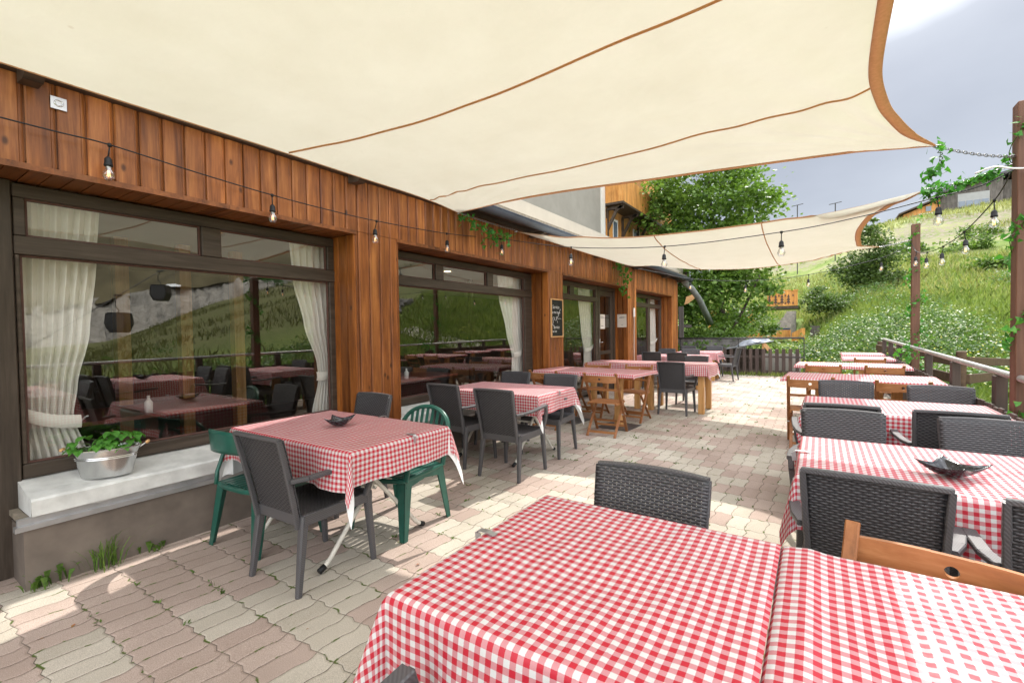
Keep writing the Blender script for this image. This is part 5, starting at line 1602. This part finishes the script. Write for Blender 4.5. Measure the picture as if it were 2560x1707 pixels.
ivy([(-3.5, 9.3, 2.80), (-3.5, 9.5, 2.70), (-3.48, 9.62, 2.45), (-3.5, 9.55, 2.22)], 110, .06, .06, 'ivy strand hanging down the timber wall right of the door')
ivy([(1.15, 9.3, 1.02), (1.13, 9.4, .95), (1.14, 9.7, .9)], 60, .07, .055, 'ivy sprawling over the railing beside the slim far post')

# ------------------------------------------------------------------ buildings behind
ap = empty('apartment_building', (-7, 15, 0), 0, 'grey rendered upper storeys with a beige parapet behind the restaurant roof', 'building'); inva = Matrix.Translation((7, -15, 0))
def apt(mb, n, m, **k): return prt(mb, n, m, ap, inva, **k)
b = MB(); b.box(-4.75, -4.6, -2, 19.4, 3.50, 3.83); apt(b, 'parapet', 'render_beige')
b = MB(); b.box(-4.68, -4.40, -2, 19.2, 3.36, 3.495); apt(b, 'parapet_edge', 'old_mortar')
b = MB(); b.box(-9.5, -4.78, -2, 19.3, 3.40, 3.48); apt(b, 'balcony_floor', 'render_grey')
b = MB(); b.box(-13, -7.0, -2, 16.7, 3.3, 10.5); apt(b, 'wall', 'render_grey')
b = MB(); b.box(-12.9, -6.95, 16.702, 17.05, 2.5, 10.5); apt(b, 'corner_pilaster', 'render_white')
b = MB(); b.box(-6.995, -6.97, 7.6, 8.5, 3.5, 6.6); wf = apt(b, 'window', 'white_plastic')
b = MB(); b.box(-6.969, -6.965, 7.7, 8.4, 3.6, 6.5); q = b.build('pane', 'window_glass_far', None); q.parent = wf
b = MB(); b.box(-12.8, -7.02, 17.06, 25, 2.3, 11); apt(b, 'side_wall', 'orange_wood_y')
b = MB(); b.box(-7.0, -6.24, 17.08, 24.5, 6.22, 6.30); apt(b, 'balcony_deck', 'dark_wood')
b = MB()
b.box(-6.99, -6.25, 17.09, 17.12, 6.24, 7.3); b.box(-6.28, -6.25, 17.125, 24.5, 6.24, 7.3); apt(b, 'balcony_front', 'orange_wood_y')
for y in (17.3, 19.0, 21.0):
    b = MB()
    b.bar((-6.98, y, 5.3), (-6.6, y, 6.0), .10, .10); b.bar((-6.6, y, 6.0), (-6.3, y, 6.21), .10, .10); b.bar((-7.0, y, 6.12), (-6.3, y, 6.12), .10, .10)
    b.bar((-6.97, y, 4.8), (-6.97, y, 6.1), .09, .09)
    apt(b, 'bracket', 'dark_wood')
b = MB(); b.box(-7.01, -6.99, 17.9, 18.5, 3.9, 5.9); wf = apt(b, 'window', 'white_plastic')
b = MB(); b.box(-6.989, -6.985, 18.0, 18.4, 4.0, 5.8); q = b.build('pane', 'window_glass_far', None); q.parent = wf
b = MB(); b.box(-7.0, -6.96, 17.2, 17.85, 3.9, 5.75); apt(b, 'shutter', 'orange_wood_y')
b = MB(); b.box(-7.01, -6.99, 20.4, 21.3, 3.9, 5.9); wf = apt(b, 'window', 'white_plastic')
b = MB(); b.box(-6.989, -6.985, 20.5, 21.2, 4.0, 5.8); q = b.build('pane', 'window_glass_far', None); q.parent = wf

hs = empty('timber_house', (10, 75, 14), 0, 'orange-brown timber house with a sloping roof on the hilltop', 'house'); invh = Matrix.Translation((-10, -75, -14))
b = MB(); b.prism([(8.6, 75, 12.8), (12.0, 75, 12.8), (12.0, 75, 16.35), (8.6, 75, 15.0)], (0, 6, 0)); prt(b, 'wall', 'orange_wood', hs, invh)
b = MB(); b.prism([(8.1, 74.3, 14.95), (12.2, 74.3, 16.55), (12.2, 74.3, 16.72), (8.1, 74.3, 15.12)], (0, 7.2, 0)); prt(b, 'roof', 'dark_wood', hs, invh)
b = MB(); b.box(9.9, 12.0, 74.1, 75, 14.62, 14.75); prt(b, 'balcony', 'render_white', hs, invh)
for x, z, w_ in ((10.7, 15.1, .5), (9.35, 14.15, .9)):
    b = MB(); b.box(x, x+w_, 74.93, 74.98, z, z+.6); f_ = prt(b, 'window', 'window_glass_far', hs, invh)
hg = empty('grey_house', (15, 76, 14), 0, 'weathered grey timber house with a strip of windows on the hilltop', 'house'); invg = Matrix.Translation((-15, -76, -14))
b = MB(); b.prism([(12.05, 75.4, 12.5), (17.4, 75.4, 12.5), (17.4, 75.4, 18.35), (12.05, 75.4, 17.05)], (0, 9, 0)); b.prism([(17.41, 76, 12.5), (24, 76, 12.5), (24, 76, 17.0), (17.41, 76, 17.9)], (0, 8, 0)); prt(b, 'wall', 'grey_wood', hg, invg)
b = MB(); b.prism([(11.7, 74.9, 16.97), (17.9, 74.9, 18.5), (24.5, 74.9, 17.1), (24.5, 74.9, 17.35), (17.9, 74.9, 18.75), (11.7, 74.9, 17.22)], (0, 10, 0)); prt(b, 'roof', 'roof_sheet', hg, invg)
b = MB(); b.box(13.6, 16.3, 75.30, 75.39, 15.15, 16.75); wf = prt(b, 'window', 'blind_white', hg, invg)
for k in range(4):
    b = MB(); b.box(13.68+k*.66, 14.22+k*.66, 75.25, 75.295, 15.25, 15.85); q = b.build('pane', 'window_glass_far', None); q.parent = wf
b = MB(); b.box(12.0, 17.42, 75.30, 75.39, 12.6, 14.75); prt(b, 'stone_base', 'stone_wall', hg, invg)
b = MB(); b.tube([(17.2, 77, 17.5), (17.2, 77, 19.1)], .22, 10); b.tube([(17.2, 77, 19.1), (17.2, 77, 19.4)], .32, 10); prt(b, 'chimney', 'dark_metal', hg, invg)
for x, y, z, lab in ((-2.07, 60, 14.7, 'thin metal aerial mast left of the hill bush, against the clouds'), (1.35, 60, 14.35, 'thin metal aerial mast just above the smaller sail')):
    b = MB(); b.tube([(x, y, hgt_at(x, y)), (x, y, z)], .05, 6); b.bar((x-.55, y, z-.06), (x+.55, y, z+.08), .06, .06)
    tag(b.build('aerial_mast', 'dark_metal'), lab, 'aerial')

# raised deck with carved balustrade, stone stairs, planter
dk = empty('raised_deck', (-2.4, 33, 2.4), 0, 'raised wooden deck with an orange carved balustrade at the top of the stone stairs', 'deck'); invd = Matrix.Translation((2.4, -33, -2.4))
b = MB(); b.box(-4.8, -1.10, 33, 36, 2.50, 2.66); prt(b, 'floor', 'dark_wood', dk, invd)
b = MB(); b.box(-2.74, -1.12, 32.96, 33.0, 2.67, 3.58); b.box(-2.76, -1.08, 32.93, 33.03, 3.581, 3.64); bl_ = prt(b, 'balustrade', 'orange_wood', dk, invd)
b = MB()
for x in (-2.62, -2.28, -1.94, -1.60):
    for k in range(3):
        z = 2.85+k*.17; w_ = .12-.025*k; b.prism([(x-w_, 32.945, z), (x+w_, 32.945, z), (x, 32.945, z+.2)], (0, .012, 0))
    b.box(x-.02, x+.02, 32.945, 32.957, 2.75, 2.85)
for x in (-2.45, -2.11, -1.77, -1.36):
    for z in (2.78, 3.25): b.prism([(x-.05, 32.945, z), (x+.05, 32.945, z), (x, 32.945, z+.16)], (0, .012, 0))
b.build('cut_outs', 'brown_fence', None).parent = bl_
b = MB(); b.box(-4.75, -4.45, 33, 33.2, -.2, 2.5); prt(b, 'support_post', 'orange_wood', dk, invd)
b = MB(); b.box(-3.85, -3.55, 33, 33.2, -.2, 2.5); prt(b, 'support_post', 'orange_wood', dk, invd)
b = MB(); b.box(-6.3, -3.86, 33.5, 34, -.2, 2.49); prt(b, 'cabin_wall', 'orange_wood', dk, invd)
stt = MB()
for k in range(9):
    z = 1.25+k*.135; y = 30.2+k*.30; x0 = -2.25+.07*k; x1 = -1.42+.028*k
    stt.box(x0, x1, y, y+.34, z-1.6, z)
tag(stt.build('stone_stairs', 'stone_step'), 'stone stairs climbing the slope to the raised deck', 'stairs')
plt = empty('wooden_planter', (-2.45, 29.3, .8), 0, 'long wooden planter box with a blue lining below the stone stairs', 'planter')
b = MB(); b.box(-1.10, 1.12, -.4, .4, .0, .42); b.build('box', 'orange_wood', plt)
b = MB(); b.box(-1.08, 1.10, -.38, .38, .4205, .50); b.build('lining', 'blue_liner', plt)
b = MB(); b.box(-1.12, 1.14, -.42, .42, .5005, .52); b.build('rim', 'grey_wood', plt)
rw = MB(); rw.prism([(-1.25, 28.7, .6), (-.65, 28.7, .6), (-.65, 28.7, 1.30), (-.8, 28.7, 1.30), (-1.25, 28.7, 1.05)], (0, .5, 0))
tag(rw.build('timber_retaining_wall', 'orange_wood'), 'short sloping timber retaining wall beside the planter box', 'wall')
rw = MB(); rw.box(-.42, .0, 29, 29.3, .7, 1.42)
tag(rw.build('timber_bollard', 'grey_wood'), 'square timber block in the meadow right of the planter', 'block')

# ------------------------------------------------------------------ trees and bushes
def tree(base, trunks, blobs, nleaf, lsize, mat, label, name='leafy_tree', group=None, shell=.55):
    root = empty(name, base, 0, label, 'tree' if 'tree' in name else 'bush', group); inv = Matrix.Translation(-Vector(base))
    if trunks:
        b = MB()
        for path, r0, r1 in trunks:
            pts = [catmull(path, t) for t in np.linspace(0, 1, 14)]; b.tube(pts, r0, 8, r2=r1)
        prt(b, 'trunk', 'bark', root, inv, smooth=True)
    P = []
    tot = sum(b_[3]*b_[4]*b_[5] for b_ in blobs)
    for (x, y, z, rx, ry, rz) in blobs:
        n = int(nleaf*rx*ry*rz/tot); nc = max(6, n//70)
        for c in range(nc):
            d = RNG.normal(size=3); d /= np.linalg.norm(d); rr = RNG.uniform(shell, 1.)**.6
            cc = np.array([x, y, z])+d*rr*np.array([rx, ry, rz])
            s_ = RNG.uniform(.25, .55)*min(1., rx/1.2)
            m = int(n/nc*RNG.uniform(.5, 1.5))
            pts = RNG.normal(size=(m, 3))*np.array([s_, s_, s_*.42]); pts[:, 2] -= .25*(pts[:, 0]**2+pts[:, 1]**2)
            P.append(cc+pts)
    P = np.concatenate(P)
    o = leaves('crown', P, lsize, mat, None, flat=.25, aspect=.75); o.parent = root; o.matrix_parent_inverse = inv
    return root
tree((-3.6, 20.5, -.3),
     [([(-3.3, 20.5, -.4), (-3.35, 20.6, 2), (-3.6, 20.6, 4.5), (-3.9, 20.7, 8)], .17, .04), ([(-4.6, 20.7, -.4), (-4.7, 20.8, 3), (-5.3, 20.8, 6), (-5.8, 21, 8.5)], .15, .04),
      ([(-3.3, 20.5, .6), (-2.6, 20.2, 1.9), (-1.9, 20, 3.4)], .08, .03), ([(-4.7, 20.7, .4), (-5.6, 20.3, 2.2), (-6.4, 20.2, 3.6)], .08, .03), ([(-3.5, 20.6, 3), (-2.9, 20.6, 5), (-2.4, 20.5, 7)], .09, .03)],
     [(-4.3, 21, 7.5, 2.1, 2., 1.4), (-5.9, 20.8, 5.6, 1.2, 1.5, 1.5), (-3.2, 20.8, 6.6, 1.7, 1.7, 1.5), (-2.4, 20.5, 4.8, 1.25, 1.4, 1.0), (-4.5, 20.6, 4.2, 2.6, 1.8, 1.8), (-6.2, 20.3, 3.4, 1.3, 1.5, 1.6),
      (-3.0, 20.3, 2.9, 1.5, 1.4, 1.0), (-5.0, 20.2, 1.7, 2.0, 1.3, 1.2), (-2.3, 20.1, 2.6, .9, 1., .6), (-3.9, 20.0, 1.2, 1.5, 1.1, .7)],
     27000, .175, 'maple_leaf', 'large leafy green maple tree behind the far end of the restaurant')
tree((-4.2, 17.0, -.4), None, [(-5.0, 16.5, .35, 1.2, .5, .7), (-3.5, 16.6, .5, .8, .4, .55), (-2.6, 17.9, .9, 1.3, .6, .6), (-4.4, 17.9, 1.1, 1.2, .6, .6)], 5000, .10, 'bush_leaf', 'dense green shrub at the foot of the maple by the building corner', 'low_bush', 'bushes behind the terrace end')
tree((-2.1, 24.5, .3), None, [(-2.9, 24.5, 1.85, 1.0, .8, .7), (-2.15, 24.6, 1.4, .5, .6, .45), (-3.6, 24.4, 1.4, .8, .7, .6)], 4200, .13, 'bush_leaf', 'bright green bush left of the stone stairs', 'low_bush', 'bushes behind the terrace end')
tree((2.6, 38.5, 3), [([(2.6, 38.5, 2.6), (2.5, 38.5, 4.5), (2.8, 38.4, 7)], .12, .03), ([(3.1, 38.5, 2.6), (3.5, 38.4, 4.8), (3.7, 38.3, 6)], .09, .02)],
     [(2.5, 38.5, 6.3, 1.1, 1.1, 1.9), (1.9, 38.3, 5.2, 1.1, 1., 1.1), (3.6, 38.4, 5.2, 1.1, 1., 1.3), (2.9, 38.2, 4.2, 1.5, 1.1, .9), (2.7, 38.5, 7.7, .45, .5, .8), (4.4, 38.6, 4.0, .6, .7, .6)],
     9500, .17, 'dark_bush_leaf', 'dark green bushy tree on the slope behind the slim far post', 'bushy_tree')
tree((.0, 33.5, 2.1), None, [(-.2, 33.5, 2.9, .9, .8, .6), (.9, 33.6, 2.8, .8, .7, .55), (.2, 33.8, 3.4, .6, .6, .4)], 3200, .14, 'dark_bush_leaf', 'small rounded bush on the slope below the bushy tree', 'low_bush', 'bushes on the slope')
for i, (x, y, s_, lab) in enumerate(((6.2, 52, 1.0, 'low bush on the dry bank right of the slim post'), (9.3, 50, 1.5, 'long low bush on the dry bank under the grey house'), (11.3, 56, 1.2, 'low bush high on the bank near the right hand post'), (8.6, 40, .9, 'small dark bush low on the slope near the right hand post'))):
    z = hgt_at(x, y); tree((x, y, z), None, [(x, y, z+.35*s_, 1.0*s_, .7, .5*s_), (x+.8*s_, y, z+.25*s_, .7*s_, .6, .4*s_)], 1300, .20, 'bush_leaf', lab, 'low_bush', 'bushes on the slope')

# ------------------------------------------------------------------ meadow: grass, shrubs, white flowers
def scatter(n, a0, a1, r0, r1, power=1.):
    a = np.radians(RNG.uniform(a0, a1, n)); r = r0+(r1-r0)*RNG.uniform(0, 1, n)**power
    x = r*np.sin(a); y = r*np.cos(a)
    ok = ~((x < 1.40) & (y < 15.4)) & ~((x < -.9) & (x > -4.6) & (y > 25) & (y < 37)) & ~((x < -3.2) & (y < 16.2))
    x, y = x[ok], y[ok]
    z = np.array([hgt_at(p, q) for p, q in zip(x, y)])
    return np.stack([x, y, z], 1)
def upd(n, s=1.):
    d = RNG.normal(size=(n, 3))*.28*s; d[:, 2] = 1.; return d
def blades(name, P, size, mat, kind='stuff', aspect=.05, jitter=.5):
    N = len(P); t = upd(N); t /= np.linalg.norm(t, axis=1)[:, None]
    b = RNG.normal(size=(N, 3)); b[:, 2] = 0; b -= (b*t).sum(1)[:, None]*t; b /= np.linalg.norm(b, axis=1)[:, None]
    L = (size*(1+jitter*RNG.uniform(-1, 1, N)))[:, None]; W_ = L*aspect
    bend = RNG.normal(size=(N, 3))*.22; bend[:, 2] = -.08
    V = np.stack([P-b*W_, P+b*W_, P+t*L*.6+b*W_*.7+bend*L*.25, P+t*L+bend*L, P+t*L*.6-b*W_*.7+bend*L*.25], 1).reshape(-1, 3)
    me = bpy.data.meshes.new(name); me.vertices.add(len(V)); me.vertices.foreach_set('co', V.astype(np.float32).ravel())
    me.loops.add(N*5); me.loops.foreach_set('vertex_index', np.arange(N*5, dtype=np.int32))
    me.polygons.add(N); me.polygons.foreach_set('loop_start', np.arange(N, dtype=np.int32)*5); me.polygons.foreach_set('loop_total', np.full(N, 5, dtype=np.int32))
    me.update(calc_edges=True); me.validate(); me.materials.append(MM[mat])
    o = bpy.data.objects.new(name, me); COL.objects.link(o); return tag(o, kind=kind)
P = np.concatenate([scatter(26000, -12, 35, 15.4, 34, .9), scatter(2500, 35, 82, 2.0, 8, 1.), scatter(5000, 8, 40, 6.5, 15.5, 1.)])
blades('meadow_grass', P, .42, 'grass_blade', aspect=.030)
P = np.concatenate([scatter(16000, 24, 78, 5, 70, .75)])
P = P[np.array([noise.noise(Vector((p[0]*.12, p[1]*.12, 7))) > -.1 for p in P])]
blades('hillside_grass', P, .42, 'olive_grass', aspect=.06)
P = np.concatenate([scatter(26000, -12, 24, 32, 76, .9)])
P = P[np.array([p[2] < 6.5 or p[2] > 12.4 or noise.noise(Vector((p[0]*.16, p[1]*.16, 1))) > .28 for p in P])]
blades('hillside_grass', P, .40, 'dry_grass', aspect=.07)
P = scatter(26000, -12, 30, 14, 50, .9); blades('hillside_grass', P, .34, 'grass_blade', aspect=.06)
# leafy herbs with white umbels, densest in a band across the slope
def herb(n, a0, a1, r0, r1, per, hgt, leafn, lsize):
    C_ = scatter(n, a0, a1, r0, r1); keep = np.array([noise.noise(Vector((c[0]*.22, c[1]*.16, 5))) > -.02 for c in C_]); C_ = C_[keep]
    L = []; U = []
    for c in C_:
        s_ = RNG.uniform(.7, 1.3); L.append(c+RNG.normal(size=(leafn, 3))*np.array([.32, .32, .16])*s_+np.array([0, 0, hgt*.45*s_]))
        m = RNG.poisson(per); 
        if m: U.append(c+np.concatenate([RNG.normal(size=(m, 2))*.32*s_, (hgt*s_+RNG.normal(size=(m, 1))*.10)], 1))
    return np.concatenate(L), np.concatenate(U)
L1, U1 = herb(760, -2.0, 17, 20.0, 26.5, 5, .62, 40, .16)
L7, U7 = herb(330, 1., 20, 27, 40, 1.2, .6, 36, .15)
L2, U2 = herb(300, -1.2, 20, 15.6, 20.5, 3, .45, 22, .12)
L3, U3 = herb(150, 34, 46, 9, 22, 5, .6, 22, .12)
L6, U6 = herb(160, 40, 70, 8, 24, .15, .5, 22, .12)
L4, U4 = herb(130, 8, 36, 3.5, 14, 2.0, .32, 30, .09)
L5, U5 = herb(240, 40, 84, 2.3, 7, .6, .3, 30, .08)
o = leaves('meadow_herbs', np.concatenate([L1, L2, L3, L4, L5, L6, L7]), .125, 'shrub_leaf', shape='leaf', flat=.2); tag(o, kind='stuff')
o = leaves('white_wildflowers', np.concatenate([U1, U2, U3, U4, U5, U7]), .048, 'umbel', shape='disc', flat=1.2); tag(o, kind='stuff')
P = scatter(900, -8, 25, 15.5, 24); P[:, 2] += RNG.uniform(.3, .6, len(P)); o = leaves('yellow_wildflowers', P, .05, 'yellow_flower', shape='disc', flat=.8); tag(o, kind='stuff')
# loose stones on the reflected slope
rk = MB()
rn = random.Random(3)
for k in range(60):
    a = R(rn.uniform(36, 47)); r = rn.uniform(22, 30); x, y = r*math.sin(a), r*math.cos(a); z = hgt_at(x, y); s_ = rn.uniform(.2, .8)
    b0 = len(rk.v); rk.lathe([(0, -.3*s_), (.8*s_, -.2*s_), (s_, .1*s_), (.6*s_, .5*s_), (0, .55*s_)], (x, y, z), 7, 1., rn.uniform(.6, 1))
    for i in range(b0, len(rk.v)):
        v_ = Vector(rk.v[i]); v_ += Vector((noise.noise(v_*2), noise.noise(v_*2+Vector((5, 0, 0))), noise.noise(v_*2+Vector((0, 5, 0)))))*.3*s_; rk.v[i] = tuple(v_)
tag(rk.build('loose_boulders', 'stone_wall'), kind='stuff')

# weeds growing in the paving joints and along the plinth
P = []
rn = random.Random(9)
for k in range(620):
    x = rn.uniform(-3.6, 1.3); y = rn.uniform(-.5, 14.8)
    dens = noise.noise(Vector((x*.6, y*.5, 2)))
    if rn.random() > .45+dens+(.25 if 3.5 < y < 8 and x < -1 else 0): continue
    ky = round((y-.712)/BL)*BL+.712
    kx = round((x+2.9295)/BW)*BW-2.9295
    if rn.random() < .6: y = ky+rn.uniform(-.006, .006)
    else: x = kx
    m = rn.randint(4, 16); s_ = rn.uniform(.5, 1.3)
    al = rn.random() < .5
    for j in range(m): P.append((x+rn.gauss(0, .018 if al else .008)*s_, y+rn.gauss(0, .006 if al else .016)*s_, .002))
P = np.array(P); N = len(P)
d = RNG.normal(size=(N, 3)); d[:, 2] = np.abs(d[:, 2])*.7+.15
o = leaves('paving_weeds', P, .020, 'weed_leaf', shape='leaf', dirs=d, aspect=.38, jitter=.6); tag(o, kind='stuff')
P = np.array([(rn.uniform(-3.5, 1.0), rn.uniform(.2, 12), .004) for _ in range(70)]); d = RNG.normal(size=(70, 3)); d[:, 2] *= .1
o = leaves('fallen_leaves', P, .022, 'dead_leaf', dirs=d, flat=2., jitter=.6); tag(o, kind='stuff')
def tuft(x, y, n, L_, label, mat='weed_leaf', spread=.03, name='grass_tuft', shape='blade', asp=.05):
    P = np.array([(x+rn.gauss(0, spread), y+rn.gauss(0, spread*1.6), .0) for _ in range(n)])
    b = MB()
    for p in P:
        a = rn.uniform(0, 2*PI); l = L_*rn.uniform(.45, 1.1); o_ = rn.uniform(.2, .75)*l
        dx, dy = abs(math.cos(a))*o_*.5, math.sin(a)*o_
        q = [Vector(p), Vector(p)+Vector((dx*.25, dy*.25, l*.55)), Vector(p)+Vector((dx*.6, dy*.6, l*.88)), Vector(p)+Vector((dx, dy, l*.92))]
        w_ = .0028 if shape == 'blade' else .012
        s_ = Vector((-math.sin(a), math.cos(a), 0))
        vs = []
        for t, c in zip((.8, 1, .6, .05) if shape == 'blade' else (.2, .8, 1.3, .2), q): vs += [c-s_*w_*t, c+s_*w_*t]
        b.add(vs, [(0, 1, 3, 2), (2, 3, 5, 4), (4, 5, 7, 6)])
    o = b.build(name, mat); tag(o, label, 'grass' if shape == 'blade' else 'weed', 'weeds at the foot of the plinth'); return o
tuft(-3.655, .93, 60, .21, 'tall tuft of grass at the foot of the grey plinth under the bucket', spread=.028)
tuft(-3.66, .70, 16, .11, 'broad-leaved weed at the foot of the grey plinth, left of the grass tuft', spread=.03, shape='leaf', name='broadleaf_weed')
tuft(-3.665, .60, 10, .07, 'tiny weed at the left corner of the grey plinth', spread=.02, shape='leaf', name='broadleaf_weed')
tuft(-3.655, 1.18, 12, .07, 'small weed at the plinth between the grass tuft and the green chair', spread=.02, shape='leaf', name='broadleaf_weed')
tuft(-3.64, 3.2, 30, .12, 'weeds at the foot of the plinth under the timber pillar', spread=.05, shape='leaf', name='broadleaf_weed')
P = np.array([(rn.uniform(-3.4, -.3), 15.0+rn.gauss(0, .10), 0) for _ in range(900)]); blades('fence_foot_grass', P, .12, 'grass_blade', aspect=.04)

# ------------------------------------------------------------------ cable car over the valley on the right (seen mirrored in the windows)
def mirror_pt(px, py, depth):
    d = ray(px, py); return Vector((-8.03, 0, 1.42))+Vector((-d.x, d.y, d.z))*depth
def gondola():
    r = empty('cable_car')
    prof = [(-.55, -1.05), (.55, -1.05), (.95, -.15), (.80, .95), (-.80, .95), (-.95, -.15)]
    b = MB()
    b.prism([(x, -.85, z) for x, z in prof], (0, 1.7, 0)); b.build('cabin', 'gondola_body', r, bevel=0)
    for s in (-1, 1):
        b = MB(); b.prism([(x*.86, s*.856-.005, z*.8+.1) for x, z in prof], (0, .01, 0)); b.build('side_window', 'gondola_glass', r)
        b = MB(); b.add([(s*(.60), -.7, -.95), (s*.60, .7, -.95), (s*.975, .7, -.12), (s*.975, -.7, -.12)], [(0, 1, 2, 3)]); b.build('ski_rack', 'dark_metal', r, solid=.03)
    b = MB(); b.box(-.7, .7, -.75, .75, .955, 1.02); b.tube([(0, 0, 1.0), (0, 0, 1.3), (.25, 0, 1.7), (.25, 0, 2.3), (0, 0, 2.8)], .045, 8); b.box(-.35, .35, -.08, .08, 2.75, 2.92); b.build('hanger', 'dark_metal', r)
    return r
g1 = gondola(); p1_ = mirror_pt(298, 806, 29); g1.location = p1_; g1.rotation_euler.z = R(-50); g1.scale = (.60, .60, .60)
tag(g1, 'nearer dark cable car cabin mirrored in the first window', 'cable car', 'cable car cabins mirrored in the window')
g2 = copy_tree(g1); p2_ = mirror_pt(402, 732, 36); g2.location = p2_; g2['label'] = 'farther dark cable car cabin mirrored in the first window, nearer its middle'
b = MB(); dd = (p2_-p1_); dd.z = 0; 
t1 = p1_+Vector((0, 0, 1.7)); t2 = p2_+Vector((0, 0, 1.7)); dv_ = (t2-t1)
b.tube([t1-dv_*6, t1-dv_*3, t1, t2, t2+dv_*3, t2+dv_*5], .03, 6)
tag(b.build('haul_cable', 'dark_metal'), 'steel haul cable carrying the cabins mirrored in the first window', 'cable')

# ------------------------------------------------------------------ check labels while building
for o in SC.objects:
    if o.parent is None and 'label' in o and len(o['label'].split()) > 16: print('LONG', o.name, o['label'])
